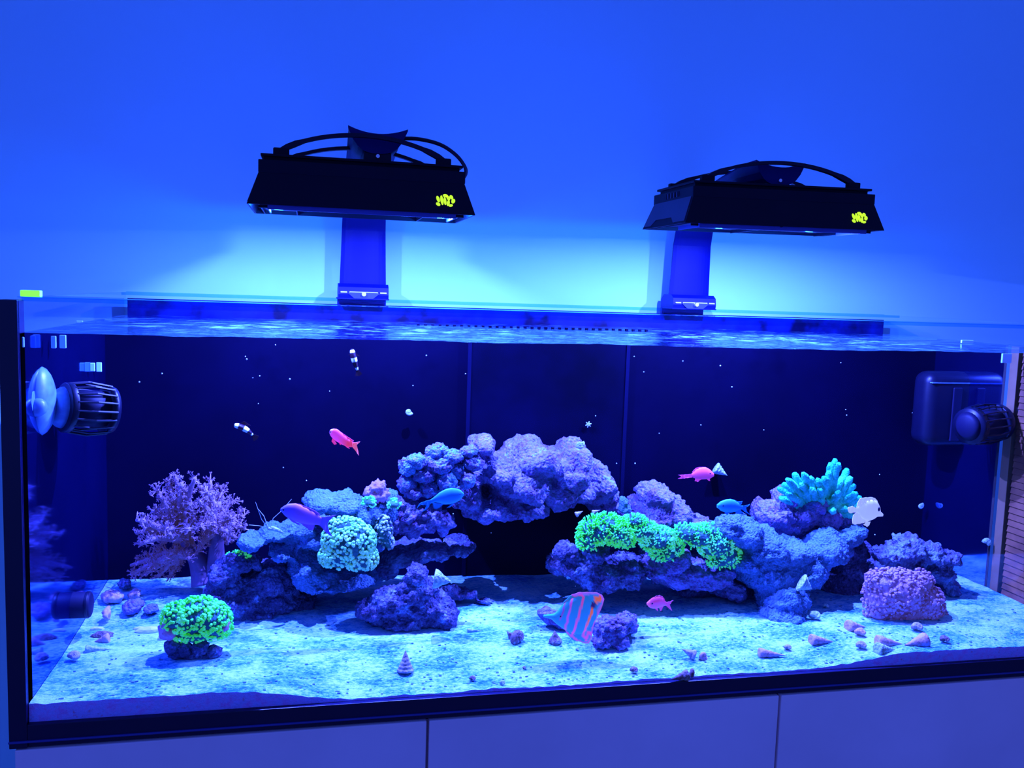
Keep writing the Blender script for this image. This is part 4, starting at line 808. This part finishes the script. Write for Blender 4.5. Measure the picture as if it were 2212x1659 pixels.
# floating specks
gs = [ico(P(x, y, rd.uniform(.05, .4)), rd.uniform(.0008, .0014), 1) for x, y in [(595, 745), (530, 770), (533, 776), (546, 816), (561, 812), (626, 819), (712, 845), (558, 872), (350, 807), (301, 825), (612, 1010), (662, 1038), (921, 768), (1370, 770), (1475, 780), (1556, 790), (1332, 1001), (1372, 1001), (1900, 1025), (1890, 1155), (1581, 836), (1424, 936), (1514, 918), (1827, 885), (1829, 897), (1061, 1151), (979, 1110), (1243, 1266)]+[(rd.uniform(240, 1980), rd.uniform(770, 1000)) for _ in range(6)]]
o = mk('floating_specks', join(*gs), 'speck'); tag(o, 'pale specks drifting in the dark water', 'particles', kind='stuff')
# ------------------------------------------------------------------ pumps and magnets
def cage(t, a, b, r, n=18, mat='pump'):
    a, b = Vector(a), Vector(b); d = (b-a).normalized(); u, v = frame_of(d); L = (b-a).length
    mk('motor', cyl(a+d*L*.05, b-d*L*.12, r*.72, 20), 'pumpdark', t, True)
    mk('end_ring', cyl(a, a+d*L*.14, r*.96, 28, bev=.002), mat, t, True)
    mk('end_ring', cyl(b-d*L*.22, b-d*L*.08, r*.97, 28, r2=r*.9), mat, t, True)
    mk('nose_cap', cyl(b-d*L*.1, b, r*.8, 24, r2=r*.5), 'pumpdark', t, True)
    for k in range(n):
        an = 2*math.pi*k/n; w_ = u*math.cos(an)+v*math.sin(an)
        mk('cage_bar', tube([a+d*L*.1+w_*r*.93, a+d*L*.45+w_*r*1.03, b-d*L*.15+w_*r*.93], .0016, 5), mat, t)
A = P(140, 880, .12); A.x = .045
pl_ = thing('circulation_pump', P(190, 940, .13), 'caged black circulation pump on the left side glass', 'pump')
c0 = P(136, 880, .115); c1 = P(250, 886, .155); r0 = 56*mpp(190, 885, .13); cage(pl_, c0, c1, r0)
mk('neck', cyl(P(112, 878, .10), c0, r0*.45, 20, r2=r0*.8), 'pumpblue', pl_, True)
mk('mount_disc', ico(P(85, 866, .09), (.020, .035, .047), 3), 'pumpblue', pl_, True); mk('mount_disc', ico(P(62, 866, .05), (.006, .03, .045), 3), 'pumpblue', pl_, True)
mk('knob', ico(P(80, 880, .06), .013, 2), 'pumpblue', pl_, True)
pr = thing('circulation_pump', P(2120, 960, .27), 'caged black circulation pump on the right side glass', 'pump')
r1 = 42*mpp(2120, 915, .27); cage(pr, P(2158, 912, .265), P(2085, 922, .245), r1, 16)
mg = thing('pump_magnet', P(2045, 965, .38), 'big rounded black pump magnet box near the right rear corner', 'magnet')
q0, q1 = P(1990, 880, .38), P(2103, 880, .38); zt_, zb_ = P(2045, 803, .38).z, P(2045, 962, .38).z
mk('case', box(q0.x, q1.x, .36, .42, zb_, zt_, .022, 5), 'pump', mg, True)
mk('groove', box((q0.x+q1.x)/2-.006, (q0.x+q1.x)/2+.014, .357, .37, zb_+.012, zt_-.03, .002), 'pumpdark', mg)
mk('lid_line', box(q0.x+.006, q1.x-.006, .3585, .37, zt_-.022, zt_-.020), 'pumpblue', mg)
mg = thing('frag_magnet', P(163, 1335, .22), 'black cylinder magnet low on the left side glass', 'magnet')
c = P(198, 1306, .225); mk('case', cyl((c.x-.045, c.y, c.z), (c.x, c.y, c.z), 28*mpp(170, 1306, .225), 28, bev=.004), 'pumpdark', mg, True)
mk('rim_ring', cyl((c.x-.008, c.y, c.z), (c.x-.003, c.y, c.z), 29*mpp(170, 1306, .225), 28, bev=.001), 'pump', mg, True)
# pale clips along the waterline; left ones are reflections built as plates
for i, (x, y, w_, h_, Y, lb) in enumerate([(45, 739, 14, 22, .01, 'pale clip reflection built as a plate at the waterline against the black corner post'), (116, 739, 10, 26, .10, 'dim clip reflection built as a plate left of the bright waterline one'), (136, 738, 13, 28, .13, 'bright clip reflection built as a plate at the left waterline'), (200, 793, 10, 18, .34, 'dim lower clip reflection built as a plate in the left rear corner'), (214, 793, 11, 20, .38, 'bright lower clip reflection built as a plate in the left rear corner'), (172, 695, 14, 5, .40, 'pale tab on the left rim above the water'), (2174, 774, 22, 20, .235, 'pale square clip at the right waterline'), (2089, 738, 26, 6, .25, 'pale tab on the right rim above the water')]):
    a, b = P(x-w_/2, y+h_/2, Y), P(x+w_/2, y-h_/2, Y); item('clip_and_reflection', box(a.x, b.x, Y-.002, Y+.002, a.z, b.z, .0008), 'tag', lb, 'clip', 'pale clips on the side glass', False)
# ------------------------------------------------------------------ slatted shutter outside the right end
sh = thing('louvred_shutter', (1.68, .1, -.03), 'brown slatted wooden shutter seen through the right end glass', 'shutter')
mk('stile', box(1.659, 1.690, .248, .268, -.03, .497, .001), 'wood2', sh, label='pale upright frame post')
mk('stile', box(1.659, 1.690, -.20, -.17, -.03, .497, .001), 'wood2', sh)
for i in range(41):
    z = -.02+i*.0125; V = [Vector((x, y, z+dz)) for y in (-.17, .238) for x, dz in ((1.659, 0), (1.6615, .0114), (1.667, .0114), (1.664, 0))]
    mk('slat', (V, [(3, 2, 1, 0), (4, 5, 6, 7), (0, 1, 5, 4), (1, 2, 6, 5), (2, 3, 7, 6), (3, 0, 4, 7)]), 'wood', sh)
mk('backing', box(1.690, 1.696, -.2, .268, -.03, .497), 'gap', sh)
